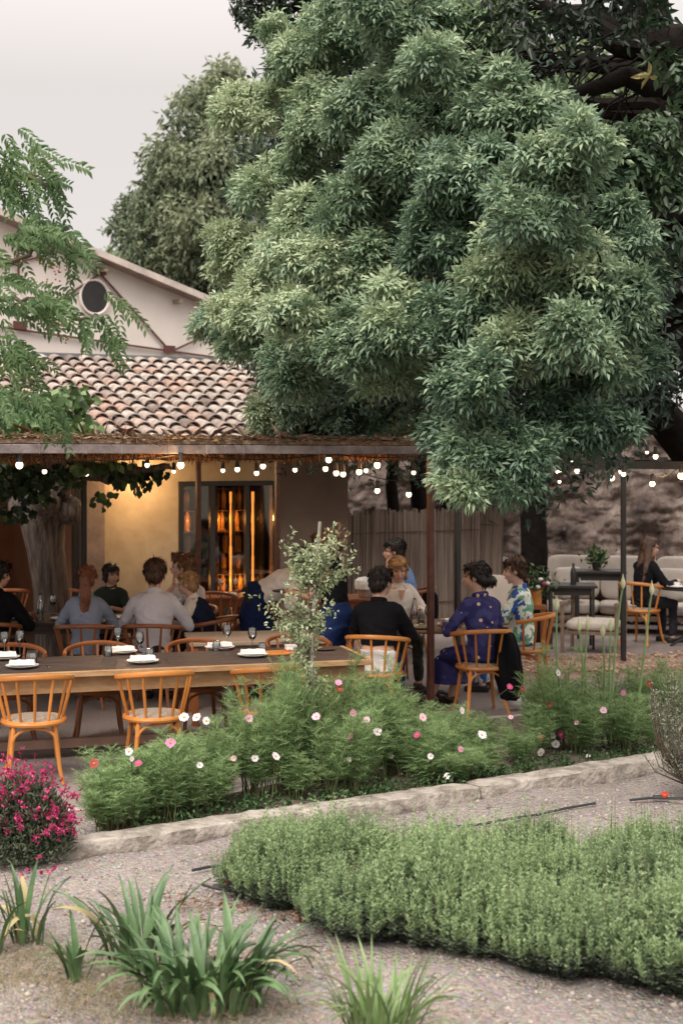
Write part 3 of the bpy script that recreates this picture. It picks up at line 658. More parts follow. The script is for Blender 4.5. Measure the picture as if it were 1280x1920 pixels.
m_grey = leafmat('grey_green_leaf', [(.05, .08, .05), (.12, .16, .10), (.21, .255, .16), (.32, .36, .23)], .6, .2, .3)
simple_tree('hackberry_tree', 'rounded grey-green tree behind the cream gable roof, left of the ash', [(430,170,58,30,.75),(372,220,66,30,.6),(440,260,75,30,.55),(325,300,62,30,.6),(390,320,80,29.5,.7),(262,395,45,31,.35),(300,390,60,30,.5),(360,420,80,29.5,.65),(440,400,80,30,.45),
  (270,462,55,30,.35),(330,490,60,30,.5),(400,510,66,30,.4),(300,540,60,30.5,.3),(240,430,34,30.5,.25),(450,480,70,30.5,.3),(470,330,70,31,.4),(365,560,60,30.5,.25),(430,580,60,30.5,.2)], m_grey, A(420, 31), .17, 300, tr=.5)
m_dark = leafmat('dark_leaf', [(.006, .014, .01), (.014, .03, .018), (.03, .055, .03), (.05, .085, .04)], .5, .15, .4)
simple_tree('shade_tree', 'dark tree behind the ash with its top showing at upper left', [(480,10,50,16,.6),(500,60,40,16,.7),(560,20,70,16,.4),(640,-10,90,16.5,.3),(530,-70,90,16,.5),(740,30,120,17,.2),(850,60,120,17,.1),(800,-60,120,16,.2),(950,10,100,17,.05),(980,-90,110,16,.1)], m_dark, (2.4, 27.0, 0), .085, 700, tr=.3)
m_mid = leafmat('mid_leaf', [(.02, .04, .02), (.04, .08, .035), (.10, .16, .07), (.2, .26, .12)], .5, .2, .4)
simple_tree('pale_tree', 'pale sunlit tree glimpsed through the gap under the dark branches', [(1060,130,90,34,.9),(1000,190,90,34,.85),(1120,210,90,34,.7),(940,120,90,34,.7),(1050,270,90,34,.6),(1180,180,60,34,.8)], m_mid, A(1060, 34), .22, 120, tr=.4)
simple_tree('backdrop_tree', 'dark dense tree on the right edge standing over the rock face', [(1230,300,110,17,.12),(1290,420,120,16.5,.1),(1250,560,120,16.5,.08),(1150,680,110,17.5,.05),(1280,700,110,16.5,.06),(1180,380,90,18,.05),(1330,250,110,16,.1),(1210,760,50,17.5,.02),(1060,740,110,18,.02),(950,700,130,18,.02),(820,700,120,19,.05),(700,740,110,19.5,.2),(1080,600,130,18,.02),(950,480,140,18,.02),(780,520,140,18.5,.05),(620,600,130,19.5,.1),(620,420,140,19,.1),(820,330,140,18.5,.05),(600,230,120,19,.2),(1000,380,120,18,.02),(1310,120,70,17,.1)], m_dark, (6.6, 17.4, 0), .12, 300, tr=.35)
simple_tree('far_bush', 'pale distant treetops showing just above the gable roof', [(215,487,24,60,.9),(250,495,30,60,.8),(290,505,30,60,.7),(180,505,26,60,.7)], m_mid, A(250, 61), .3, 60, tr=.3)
# overhanging dark branches, upper right
br = thing('overhanging_tree', 'dark bare-limbed tree reaching in from the upper right corner', 'tree', (5.2, 12.0, 0))
mb = MB(); limb(mb, [(5.2, 12, -.1), (5.0, 11.9, 2.5), (4.6, 11.6, 4.2)], .4, .3, 12, .02)
limb(mb, [(4.6, 11.6, 4.2), P(1400, 240, 11), P(1280, 170, 10.8), P(1170, 150, 10.6), P(1040, 190, 10.4)], .22, .03, 10, .03)
limb(mb, [(4.6, 11.6, 4.2), P(1400, 130, 11), P(1280, 90, 10.9), P(1180, 60, 11), P(1060, 30, 11), P(940, -20, 11)], .24, .08, 10, .03)
limb(mb, [P(1280, 100, 10.9), P(1200, 95, 10.8), P(1100, 45, 10.9), P(1000, 50, 11)], .15, .04, 8, .03)
limb(mb, [P(1300, 210, 10.6), P(1200, 100, 10.8), P(1170, -30, 11)], .05, .03, 6, .03)
for k in range(46):
    a = P(RS.uniform(960, 1260), RS.uniform(40, 170), RS.uniform(10.4, 11.6)); e = a + Vector((RS.normal(-.35, .3), RS.normal(0, .2), RS.normal(-.35, .2))); limb(mb, [a, a.lerp(e, .5) + Vector((0, 0, .06)), e], .012, .004, 4, .015)
mb.build('trunk', m_darkbark, br, True)
ls = Leafset()
for (x, y, s, n, ti) in [(1210,290,.22,22,.7),(1180,340,.2,20,.6),(1250,240,.18,16,.7),(1270,130,.16,16,.5),(1265,310,.2,18,.6),(1060,200,.16,10,.4),(1200,420,.25,16,.35),(1260,480,.3,16,.3),(1230,30,.12,8,.2),(1100,20,.3,20,.05),(1010,0,.3,20,.05),(1180,-10,.3,14,.05)]:
    p = np.array(P(x, y, 10.1)) + RS.normal(0, 1, (n, 3)) * s * [.7, .5, .5]; d = nrm(RS.normal(0, .6, (n, 3)) + [-.2, -.2, -.4]); pinnate(ls, p, d, 3, 2, .085, .04, .12, ti * .8, .7, 'lance')
ls.build('leaves', m_dark if 0 else leafmat('hanging_leaf', [(.01, .02, .012), (.03, .06, .03), (.08, .13, .065), (.14, .19, .10)], .4, .25, .5), br, True)
ls = Leafset(); n = 6; c = np.array(P(1215, 137, 10.2)); p = c + RS.normal(0, .015, (n, 3)); ls.put(p, nrm(RS.normal(0, 1, (n, 3)) * [1.4, .4, .5]), RS.normal(0, 1, (n, 3)), .11, .045, 'lance'); ls.build('yellow_leaves', leafmat('yellow_leaf', [(.5, .42, .16), (.6, .52, .25)], .5, .2), br, True)
# distant trunks on the terrace
def trunk_only(px, Y, r_, h, label, lean=0, leafy=None):
    t = thing('terrace_tree', label, 'tree', A(px, Y)); b = A(px, Y); mb = MB(); limb(mb, [b - Z * .05, b + Vector((lean * .4, 0, h * .5)), b + Vector((lean, 0, h))], r_, r_ * .7, 12, .02)
    limb(mb, [b + Vector((lean * .8, 0, h * .8)), b + Vector((lean + .6, .2, h + .9))], r_ * .5, r_ * .3, 8, .02); mb.build('trunk', m_darkbark, t, True)
    ls = Leafset(); n = 2600; p = np.array(b) + np.array([lean, 0, h + .9]) + sph(n) * [1.3, 1.1, .85] * RS.rand(n, 1) ** .4; ls.put(p, RS.normal(0, 1, (n, 3)), RS.normal(0, 1, (n, 3)), .16, .07, 'rhomb', np.clip(RS.normal(.1, .08, n), 0, 1)); ls.build('crown', m_dark, t, True)
trunk_only(998, 18.6, .20, 3.2, 'thick dark tree trunk between the lamps and the low rubble wall', .02)
trunk_only(738, 21.6, .11, 3.2, 'slim dark tree trunk behind the reed screen, nearer the ochre house', .0)
trunk_only(780, 21.8, .16, 3.2, 'broad dark tree trunk behind the reed screen, right of the slim one', .08)
# small drooping leaf tuft lit by the bulbs, right
# courtyard tree growing by the dining room
mul_t = thing('mulberry_tree', 'thick grey-barked tree trunk with big dark leaves by the dining tables at left', 'tree', A(88, 16.2))
b = A(88, 16.2); mb = MB()
mb.tube([b + Vector((.1, 0, -.05)), b + Vector((.09, 0, .3)), b + Vector((.05, 0, .9)), b + Vector((-.01, 0, 1.35)), b + Vector((-.04, 0, 1.62)), b + Vector((-.04, 0, 1.8)), b + Vector((0, 0, 2.0)), b + Vector((0, 0, 2.12))], [.25, .215, .20, .21, .25, .31, .29, .18], 18)
for v in ((-.25, -.1, 1.85), (.28, -.1, 1.8), (.05, -.28, 1.9), (-.15, .2, 1.95)): mb.ell(b + Vector(v), (.17, .15, .17), None, 10, 7)
limb(mb, [b + Vector((.15, -.1, 1.95)), P(150, 884, 15.7), P(200, 893, 15.4), P(262, 884, 15), P(318, 874, 14.8)], .09, .03, 8, .02)
limb(mb, [b + Vector((-.15, 0, 2.0)), P(20, 860, 15.7), P(-80, 800, 15.4)], .1, .04, 8, .02)
limb(mb, [b + Vector((0, .1, 2.0)), P(60, 800, 16), P(70, 740, 16)], .1, .04, 8, .02); limb(mb, [b + Vector((.1, .1, 2.0)), P(130, 830, 16), P(150, 770, 16)], .08, .03, 8, .02)
mb.build('trunk', m_bark, mul_t, True)
m_mulb = leafmat('mulberry_leaf', [(.012, .025, .014), (.03, .06, .025), (.09, .16, .06), (.20, .30, .12)], .45, .3, .4)
ls = Leafset()
def blob(c, rad, n, L_, ti, sd=.1, kind='broad'):
    p = np.array(c) + sph(n) * np.array(rad) * RS.rand(n, 1) ** .45; ls.put(p, nrm(RS.normal(0, .7, (n, 3)) + [0, -.1, -.7]), RS.normal(0, .6, (n, 3)) + [0, -.6, .6], L_ * RS.uniform(.7, 1.2, n), L_ * .75, kind, np.clip(RS.normal(ti, sd, n), 0, 1))
for (x, y, rx, rz_, n, ti) in [(40,900,60,35,190,.15),(-20,920,50,40,120,.1),(110,890,60,22,150,.3),(170,875,45,12,80,.75),(75,930,45,18,60,.2),(235,892,40,26,55,.12),(290,885,30,20,34,.15),(190,935,22,16,18,.45),(200,870,60,8,70,.8),(20,870,60,14,120,.6),(262,908,20,14,14,.1),(30,960,30,25,40,.1)]:
    blob(P(x, y, 15.2), (rx / F * 15.2, .45, rz_ / F * 15.2), int(n * .85), .10, ti + .05, .16)
for (x, y, rx, rz_, n, ti) in [(40,790,70,35,300,.75),(120,760,45,35,170,.7),(140,800,45,24,160,.8),(-30,770,60,50,260,.7),(100,815,70,14,160,.85),(150,740,25,20,46,.5),(270,822,20,7,20,.8)]:
    blob(P(x, y, 16), (rx / F * 16, .6, rz_ / F * 16), n, .12, ti + .1, .15)
ls.build('crown', m_mulb, mul_t, True)
# chinaberry branches, upper left
chi = thing('chinaberry_tree', 'blurred pinnate-leaved tree reaching in from the left edge with orange berries', 'tree', (-4.6, 9.2, 0))
mb = MB(); limb(mb, [(-4.6, 9.2, -.1), (-4.4, 9.1, 1.6), (-4.0, 9.0, 3.0)], .17, .12, 10, .02)
TW = [[(-250,330),(-60,300),(20,330),(70,330)], [(-250,500),(-60,520),(60,480),(100,465)], [(-250,560),(-40,560),(40,565),(110,562)], [(-250,720),(-80,700),(-10,720),(60,760)], [(40,330),(90,350)], [(60,565),(120,585),(160,600)]]
for tw in TW: limb(mb, [(-4.0, 9.0, 3.0)] * (tw[0][0] < -100) + [P(x, y, 8.3) for x, y in tw], .035, .008, 6, .012)
mb.build('trunk', m_twig, chi, True)
m_chi = leafmat('chinaberry_leaf', [(.035, .08, .035), (.07, .14, .055), (.13, .21, .085), (.20, .29, .12)], .5, .3, .4)
ls = Leafset()
def frond(a, b, n, ti, sp=14):
    for k in range(n):
        t = RS.rand(); x = a[0] + (b[0] - a[0]) * t + RS.normal(0, sp * .8); y = a[1] + (b[1] - a[1]) * t + RS.normal(0, sp * .6); c = np.array([P(x, y, RS.uniform(7.9, 8.6))])
        base = nrm(np.array([[b[0] - a[0], 0, -(b[1] - a[1])]], float)) * .9 + RS.normal(0, .35, (1, 3)) + [[0, 0, -.25]]; ax = nrm(base); sd = nrm(np.cross(ax, [[0, -1, .3]])); 
        m_ = 9; rl = RS.uniform(.13, .21); tt = np.linspace(.1, 1, m_)[:, None]; q = c + ax * rl * tt + np.array([[0, 0, -1.]]) * rl * .35 * tt ** 2
        for sg in (1, -1): ls.put(q, nrm(ax * .55 + sd * sg + np.array([[0, 0, -.5]]) + RS.normal(0, .12, (m_, 3))), RS.normal(0, .3, (m_, 3)) + [0, -.6, .8], RS.uniform(.04, .062, m_), .021, 'lance', np.clip(RS.normal(ti, .12, m_), 0, 1))
for a, b, n, ti in [((-20,240),(20,330),12,.5),((10,290),(105,300),10,.7),((60,320),(110,370),8,.35),((-10,330),(30,350),7,.45),((10,245),(60,275),5,.6),
    ((-20,455),(60,430),14,.6),((50,425),(130,440),14,.6),((110,440),(140,470),4,.4),((-20,590),(60,565),10,.5),((60,560),(140,580),13,.6),((200,545),(240,556),3,.65),((150,590),(205,640),8,.45),((-20,530),(30,515),5,.5),
    ((-20,640),(40,650),8,.6),((0,670),(60,680),8,.6),((-20,720),(40,740),9,.5),((40,720),(100,770),7,.45),((-20,780),(30,760),5,.4)]: frond(a, b, n, ti)
ls.build('crown', m_chi, chi, True)
m_berry = mat('orange_berry', (.38, .17, .08), .5, .3, 5)
for (x, y, sx, sy, n) in [(110,510,34,26,34),(112,618,22,16,22),(60,485,20,8,8),(125,635,8,8,6)]:
    for k in range(n): mb = MB(); mb.ell(P(x + RS.normal(0, sx * .5), y + RS.normal(0, sy * .5), 8.3 + RS.normal(0, .05)), (.006, .006, .006), None, 8, 5); mb.build('berry', m_berry, chi, True)
# ================================================================= pergola
pa = R(32.8); PU = Vector((math.cos(pa), math.sin(pa), 0)); PV = Vector((-math.sin(pa), math.cos(pa), 0))
B0 = Vector((-2.688, 11.2, 0)); 
def K(t, v, z): return B0 + PU * t + PV * v + Z * z
per = thing('pergola', 'long reed-thatched pergola roof on rusty steel posts over the dining tables', 'pergola', B0)
TE = 4.22
m_beam = mat('weathered_beam', (.17, .135, .14), .7, .3, 6, .4, 30, stretch=(1, 1, 1), col2=(.30, .255, .255))
mb = MB(); mb.bar(K(-2.5, 0, 2.47), K(TE, 0, 2.47), .07, .075); mb.build('front_beam', m_beam, per, True, bevel=.006)
mb = MB(); mb.bar(K(-2.5, 2.2, 2.42), K(TE, 2.2, 2.42), .06, .05); mb.build('rear_beam', m_rust, per, True)
mb = MB(); mb.bar(K(-2.5, 3.55, 2.40), K(TE, 3.55, 2.40), .06, .05); mb.build('rear_beam', m_rust, per, True)
for t in np.arange(-2.2, TE, 1.05):
    mb = MB(); mb.bar(K(t, .05, 2.475), K(t, 3.6, 2.455), .05, .05); mb.build('rafter', m_rust, per, True)
m_thatch = mat('dry_thatch', (.16, .10, .065), .95, .3, 20, 1, 60, col2=(.36, .25, .17))
mb = MB(); mb.poly([K(-2.6, -.02, 2.515), K(TE + .05, -.02, 2.515), K(TE + .05, 3.8, 2.50), K(-2.6, 3.8, 2.50)], (0, 0, .035)); mb.build('roof_mat', m_thatch, per, True, False)
m_straw = leafmat('straw', [(.11, .06, .035), (.24, .15, .09), (.42, .32, .24)], .9, .2, .2)
ls = Leafset(); n = 9000; t = RS.uniform(-2.6, TE + .06, n); v = RS.normal(.05, .045, n)
p = np.array(B0) + np.outer(t, PU) + np.outer(v, PV); p[:, 2] = 2.545 + RS.uniform(0, .03, n) + .012 * np.sin(t * 9); d = nrm(RS.normal(0, .5, (n, 3)) * [1, 1, .25] + np.array(PU) * RS.choice([-1, 1], n)[:, None]); ls.put(p, d, RS.normal(0, 1, (n, 3)), RS.uniform(.04, .10, n), .006, 'rhomb')
n = 5000; t = RS.uniform(-2.6, TE + .05, n); v = RS.uniform(.1, 3.8, n); p = np.array(B0) + np.outer(t, PU) + np.outer(v, PV); p[:, 2] = 2.55 + RS.uniform(0, .02, n); ls.put(p, nrm(RS.normal(0, 1, (n, 3)) * [1, 1, .12]), RS.normal(0, .4, (n, 3)) + [0, 0, 1], RS.uniform(.1, .3, n), .012, 'rhomb')
ls.build('thatch_strands', m_straw, per, True)
ls = Leafset(); n = 7500; t = RS.uniform(-2.6, TE, n); v = RS.uniform(.12, .9, n); hang = .5 + .5 * np.sin(t * 5) * np.sin(t * 2.1 + 1)
p = np.array(B0) + np.outer(t, PU) + np.outer(v, PV); p[:, 2] = 2.50; ls.put(p, nrm(RS.normal(0, .35, (n, 3)) + [0, 0, -1.]), RS.normal(0, 1, (n, 3)), RS.uniform(.06, .17, n) * (.75 + .4 * hang), .010, 'rhomb'); ls.build('hanging_fringe', leafmat('fringe', [(.14, .06, .03), (.30, .14, .06), (.42, .24, .11)], .9, .3, .2), per, True)
mb = MB()
for t in np.arange(-2.3, TE, .37):
    t += RS.normal(0, .05); q = K(t, 0, 2.47); c = q - PV * 0; mb.tube([c - PV * .038 + Z * .045, c - PV * .039 - Z * .04, c + PV * .038 - Z * .042, c + PV * .04 + Z * .045], .0025, 4)
mb.build('tie_wire', m_straw if 0 else mat('tie_wire', (.35, .31, .27), .6, .2), per, True)
def post(px, Y, h, label, w_=.055, m=m_rust, foot=True):
    b = A(px, Y); t = thing('pergola_post', label, 'post', b); mb = MB(); mb.box(b + Z * (h / 2), (w_, w_, h), pa); mb.build('post_shaft', m, t, True, bevel=.004)
    mb = MB(); mb.box(b + Z * .008, (w_ * 2.4, w_ * 2.4, .012), pa)
    for sx in (-1, 1):
        for sy in (-1, 1): mb.lathe([(.008, .0), (.008, .014), (.001, .016)], b + Vector((sx * w_ * .85, sy * w_ * .85, .012)), 6)
    mb.build('foot_plate', m, t, True)
q = K(TE - .02, .0, 0); post(640 + F * q.x / q.y, q.y, 2.43, 'rusty brown corner post of the pergola rising from the flowers beside the round table')
q = K(TE - .05, 3.55, 0); 
post(857, 17.4, 2.36, 'dark steel post further back behind the round table, in front of the reed screen', .06, m_black)
post(372, 16.1, 2.44, 'thin brown post standing in front of the wine cabinet window', .05)
post(520, 16.5, 2.44, 'thin brown post in front of the brown wall right of the wine cabinet', .05)
post(158, 15.7, 2.44, 'black post left of the ochre wall by the grey trunk', .05, m_black)
post(-18, 12.6, 2.43, 'dark post at the left edge behind the long table', .06, m_black)
# second pergola, right
p2 = thing('lounge_pergola', 'dark flat steel pergola frame over the lounge corner at right', 'pergola', A(1300, 16))
mb = MB(); mb.bar(P(930, 870, 17.5), P(1420, 874, 14.5), .08, .085); mb.build('front_beam', m_black, p2, True)
mb = MB(); mb.bar(P(960, 866, 21), P(1420, 868, 18.5), .07, .08); mb.build('rear_beam', m_black, p2, True)
for px in np.arange(1000, 1400, 62):
    a = (px - 930) / 490; Yf = 17.5 - 3 * a; mb = MB(); mb.bar(P(px, 870, Yf) + Z * .05, P(px - 30, 866, Yf + 3.8) + Z * .05, .04, .05); mb.build('rafter', m_black, p2, True)
q = P(1171, 872, 16.3); mb = MB(); mb.box((q.x, q.y + .1, q.z / 2), (.05, .05, q.z), .2); mb.build('post', m_black, p2, True)
# ================================================================= festoon lights
m_bulb = emat('lit_bulb', (1, .84, .60), 2.6); m_sock = mat('black_socket', DK, .5)
def festoon(label, bulbs, cable, warm=(), Yc=None):
    """bulbs: (px,py,Y,diam); cable: list of (px,py,Y)"""
    t = thing('festoon_lights', label, 'string lights', P(*cable[0][:3]), group='festoon light strings'); mb = MB()
    pts = [P(*c) for c in cable]; out = []
    for i in range(len(pts) - 1):
        for j in range(6): s = j / 6; q = pts[i].lerp(pts[i + 1], s); q = q - Z * (.10 * (pts[i+1] - pts[i]).length / 3 * 4 * s * (1 - s)); out.append(q)
    out.append(pts[-1]); mb.tube(out, .0055, 5)
    for (px, py, Y, dm) in bulbs:
        q = P(px, py, Y); r_ = dm; top = min(out, key=lambda o_: (o_ - (q + Z * (r_ + .07))).length); mb.tube([q + Z * (r_ + .05), (q + top) / 2 + Z * (r_ / 2 + .05), top], .003, 4)
    mb.build('cable', m_sock, t, True)
    for i, (px, py, Y, dm) in enumerate(bulbs):
        dm *= .82; q = P(px, py, Y); mb = MB(); mb.lathe([(.008, .085), (.020, .08), (.022, .02), (.025, .0), (.016, -.004)], q + Z * (dm * .80), 10); s_ = mb.build('bulb_socket', m_sock, t, True)
        mb = MB(); mb.ell(q, (dm, dm, dm * 1.08), None, 14, 9); mb.build('bulb', m_bulb if i not in warm else emat('hot_bulb', (1, .66, .30), 9), s_, True)
        if i in warm: lamp('bulb_light', q - Z * (dm + .03) - Vector((0, .06, 0)), 6, (1, .6, .26), .03, t)
festoon('big white bulbs hanging along the front beam of the thatched pergola', [(37,872,11.3,.036),(339,872,12.0,.035),(616,862,12.9,.034)], [(-60,857,11.1),(37,853,11.3),(339,852,12.05),(616,850,12.9),(805,851,13.4)], (1,))
festoon('row of small bulbs in front of the mulberry leaves and ochre wall, left', [(84,884,14.5,.030),(163,889,15,.026),(276,872,14.5,.03),(270,882,15,.026),(326,884,16,.026),(268,903,16.3,.034)], [(-40,856,14.5),(100,860,14.8),(280,856,15),(340,858,16)], (5,))
festoon('row of small bulbs in front of the wine cabinet and brown wall', [(418,882,15.5,.028),(445,880,14.5,.032),(481,887,14.7,.031),(493,874,14,.033),(553,881,15.4,.030),(610,879,14.3,.033)], [(372,856,15.5),(480,856,14.7),(553,858,15.2),(625,853,14.2)])
festoon('cluster of bulbs under the thatch edge right of centre', [(630,887,14.1,.034),(643,889,14.2,.034),(673,885,14,.035),(686,882,14.6,.028),(707,872,14.2,.036),(775,886,15,.028),(813,882,15.2,.028)], [(610,855,14.1),(707,852,14.2),(775,860,15),(825,862,15.2)], (4,))
festoon('three low bulbs hanging in front of the dark rock and reed screen', [(707,920,15,.035),(766,927,15,.036),(821,912,15,.032)], [(640,868,15),(707,896,15),(766,902,15),(840,870,15)])
festoon('white bulbs scattered under the hanging ash leaves at the lounge pergola', [(1073,860,14,.038),(1045,884,15.4,.028),(1052,881,15.6,.028),(1048,903,15.2,.022),(1081,883,15,.032),(1146,896,14,.036)], [(990,846,14.6),(1073,846,14),(1110,868,14.6),(1146,880,14),(1190,860,14)])
festoon('warm lit cable with glowing bulbs in front of the rock face at right', [(1163,884,15.6,.03),(1168,889,15.2,.03),(1222,907,15,.034),(1276,892,13.6,.038),(1228,856,14.4,.032),(1212,848,17,.024)], [(1130,874,16),(1165,876,15.4),(1222,892,15),(1276,872,13.6),(1330,850,13)], (2, 3))
lamp('thatch_light', K(1.5, .55, 2.30), 5, (1, .45, .16), .05, per); lamp('thatch_light', K(3.7, .6, 2.30), 5, (1, .45, .16), .05, per)
lamp('rock_light', (5.1, 20.6, 1.0), 14, (1, .62, .32), .15, p2)
# ================================================================= flower bed
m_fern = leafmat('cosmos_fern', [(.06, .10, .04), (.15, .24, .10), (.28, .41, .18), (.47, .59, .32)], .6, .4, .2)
m_stem = mat('green_stem', (.08, .12, .04), .7, .3, 8, col2=(.12, .10, .05))
def cosmos_mesh(seed):
    rs = np.random.RandomState(seed); ls = Leafset(); st = MB()
    for s in range(rs.randint(6, 9)):
        a = rs.uniform(0, 6.28); ln = rs.uniform(.72, 1.0) if s else 1.0; le = rs.uniform(.03, .20); bx, by = math.cos(a) * rs.uniform(0, .05), math.sin(a) * rs.uniform(0, .05)
        f = lambda t: np.array([bx + math.cos(a) * le * t ** 1.5 + .012 * math.sin(t * 7 + s), by + math.sin(a) * le * t ** 1.5, t * ln * (1 - .02 * s)])
        st.tube([f(t) for t in np.linspace(0, 1, 7)], [.0055 - .004 * t for t in np.linspace(0, 1, 7)], 4)
        for k in range(11):
            t = .24 + .76 * (k + rs.rand()) / 11; p0 = f(t); b = rs.uniform(0, 6.28)
            for sg in range(3):
                b2 = b + 2.1 * sg + rs.normal(0, .3); up = rs.uniform(.7, 1.7) + (.6 if t > .85 else 0); ax = nrm(np.array([math.cos(b2), math.sin(b2), up])); rl = rs.uniform(.09, .17) * (1.15 - .3 * t)
                m_ = 8; tt = np.linspace(.15, 1, m_)[:, None]; q = p0 + ax * rl * tt - np.array([0, 0, 1.]) * rl * .25 * tt ** 2; sd = nrm(np.cross(ax, rs.normal(0, 1, 3)))
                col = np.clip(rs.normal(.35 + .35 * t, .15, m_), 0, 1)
                ls.put(p0[None], ax[None], sd[None], rl, .004, 'needle', col[:1])
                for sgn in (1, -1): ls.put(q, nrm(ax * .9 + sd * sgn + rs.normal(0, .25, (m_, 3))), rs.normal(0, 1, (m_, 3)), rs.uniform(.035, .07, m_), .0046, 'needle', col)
    o1 = ls.build('foliage', m_fern); o2 = st.build('stem', m_stem); me = (o1.data, o2.data); bpy.data.objects.remove(o1); bpy.data.objects.remove(o2); return me
CM = [cosmos_mesh(s) for s in range(6)]
TOP = [(165, 1450), (200, 1405), (260, 1415), (330, 1370), (400, 1325), (450, 1295), (520, 1262), (580, 1262), (640, 1285), (700, 1262), (745, 1240), (790, 1310), (840, 1345), (885, 1372), (950, 1345), (1000, 1300), (1050, 1225), (1100, 1268), (1160, 1255), (1250, 1248), (1300, 1255)]
def topz(px, Y): return CZ - (float(np.interp(px, [a for a, b in TOP], [b for a, b in TOP])) - HY) / F * Y
plants = []
def cosmos(px, Y, h, mi=None):
    b = A(px, Y, .02); t = thing('cosmos_plant', 'feathery green cosmos plant in the flower bed behind the kerb', 'plant', b, group='feathery cosmos plants in the flower bed')
    mi = RS.randint(6) if mi is None else mi; rz = RS.uniform(0, 6.28); sx = .75 + .35 * min(h, 1)
    for nm, me in zip(('foliage', 'stem'), CM[mi]):
        o = bpy.data.objects.new(nm, me); COL.objects.link(o); o.scale = (sx, sx, h); o.rotation_euler = (RS.normal(0, .05), RS.normal(0, .05), rz); adopt(o, t)
    plants.append((px, Y, h, t)); return t
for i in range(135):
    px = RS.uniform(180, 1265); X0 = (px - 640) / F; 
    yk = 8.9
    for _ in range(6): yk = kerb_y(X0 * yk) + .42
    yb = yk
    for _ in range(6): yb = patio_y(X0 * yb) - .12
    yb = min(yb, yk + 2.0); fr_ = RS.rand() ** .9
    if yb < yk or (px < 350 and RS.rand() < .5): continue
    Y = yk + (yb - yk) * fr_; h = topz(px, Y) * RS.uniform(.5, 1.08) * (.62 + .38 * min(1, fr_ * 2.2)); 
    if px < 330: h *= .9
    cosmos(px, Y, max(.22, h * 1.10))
for i in range(20):
    px = RS.uniform(178, 350); yk = 8.9
    for _ in range(6): yk = kerb_y((px - 640) / F * yk) + .38
    Y = yk + RS.uniform(0, .5); cosmos(px, Y, max(.25, topz(px, Y) * RS.uniform(.55, 1.0)))
m_pc = {'w': mat('white_petal', (.64, .60, .62), .6, .04), 'l': mat('pale_pink_petal', (.62, .38, .47), .6, .1), 'p': mat('pink_petal', (.55, .20, .36), .6, .1), 'm': mat('magenta_petal', (.42, .03, .15), .6, .1), 'r': mat('dark_red_petal', (.26, .015, .012), .6, .1)}
m_yc = mat('yellow_disc', (.55, .34, .03), .8, .2)
def flower(px, py, c, r_=.036):
    cand = [q for q in plants if abs(q[0] - px) < 45 and q[2] + .02 > .7 * (CZ - (py - HY) / F * q[1])]
    cand = cand or [q for q in plants if abs(q[0] - px) < 90] or plants
    q = min(cand, key=lambda q: abs(q[0] - px) * .01 + q[1] * .8); t = q[3]; Y = q[1] - .12; c0 = P(px, py, Y); base = Vector(t.location) + Z * max(.1, (c0.z - .25))
    face = Vector((RS.normal(0, .45), -.8, RS.uniform(.1, .9))).normalized(); u = face.orthogonal().normalized(); v = face.cross(u)
    mb = MB(); mb.tube([base, (base + c0) / 2 + Vector((0, .03, .03)), c0 - face * .004], .002, 4); sk = mb.build('flower_stalk', m_stem, t, True)
    mb = MB(); r_ *= RS.uniform(.8, 1.1); off = RS.rand()
    for k in range(8):
        a = (k + off) * math.pi / 4; d = u * math.cos(a) + v * math.sin(a); s_ = face.cross(d); rr = r_ * RS.uniform(.88, 1.08); cup = face * rr * .22
        pts = [d * rr * .12, d * rr * .45 + s_ * rr * .22 + cup * .3, d * rr * .9 + s_ * rr * .30 + cup * .7, d * rr * 1.0 + s_ * rr * .1 + cup * .65, d * rr * .98 - s_ * rr * .12 + cup * .65, d * rr * .88 - s_ * rr * .31 + cup * .75, d * rr * .45 - s_ * rr * .22 + cup * .3]
        mb.add([c0 + p_ for p_ in pts], [(0, 1, 2, 3, 4, 5, 6)])
    mb.build('petals', m_pc[c], sk, True); mb = MB(); mb.ell(c0 + face * r_ * .08, (r_ * .22,) * 3, None, 8, 5); mb.build('flower_centre', m_yc, sk, True)
for x, y, c in [(345,1345,'w'),(369,1345,'w'),(387,1352,'w'),(242,1409,'w'),(247,1423,'w'),(375,1435,'w'),(478,1422,'w'),(517,1418,'w'),(707,1372,'w'),(865,1332,'w'),(903,1378,'w'),(838,1455,'w'),(1014,1411,'w'),(1035,1380,'w'),(1041,1395,'w'),(1102,1418,'w'),(1045,1262,'w'),(655,1424,'w'),(807,1418,'w'),
  (467,1347,'l'),(687,1350,'l'),(593,1344,'l'),(1130,1332,'l'),(792,1345,'l'),(438,1422,'l'),(1080,1355,'l'),(657,1380,'p'),(662,1337,'p'),(320,1393,'p'),(863,1405,'p'),(1168,1299,'p'),(634,1280,'p'),(782,1378,'m'),(1050,1378,'m'),(260,1431,'m'),(955,1288,'m'),
  (177,1432,'r'),(1030,1322,'r'),(1012,1382,'r'),(1216,1282,'r'),(637,1292,'r'),(978,1292,'r'),(733,1418,'w'),(957,1345,'l')]:
    flower(x, y, c, .022 if (x in (1102, 655, 807, 1080, 957, 733, 247, 438)) else RS.uniform(.027, .035))
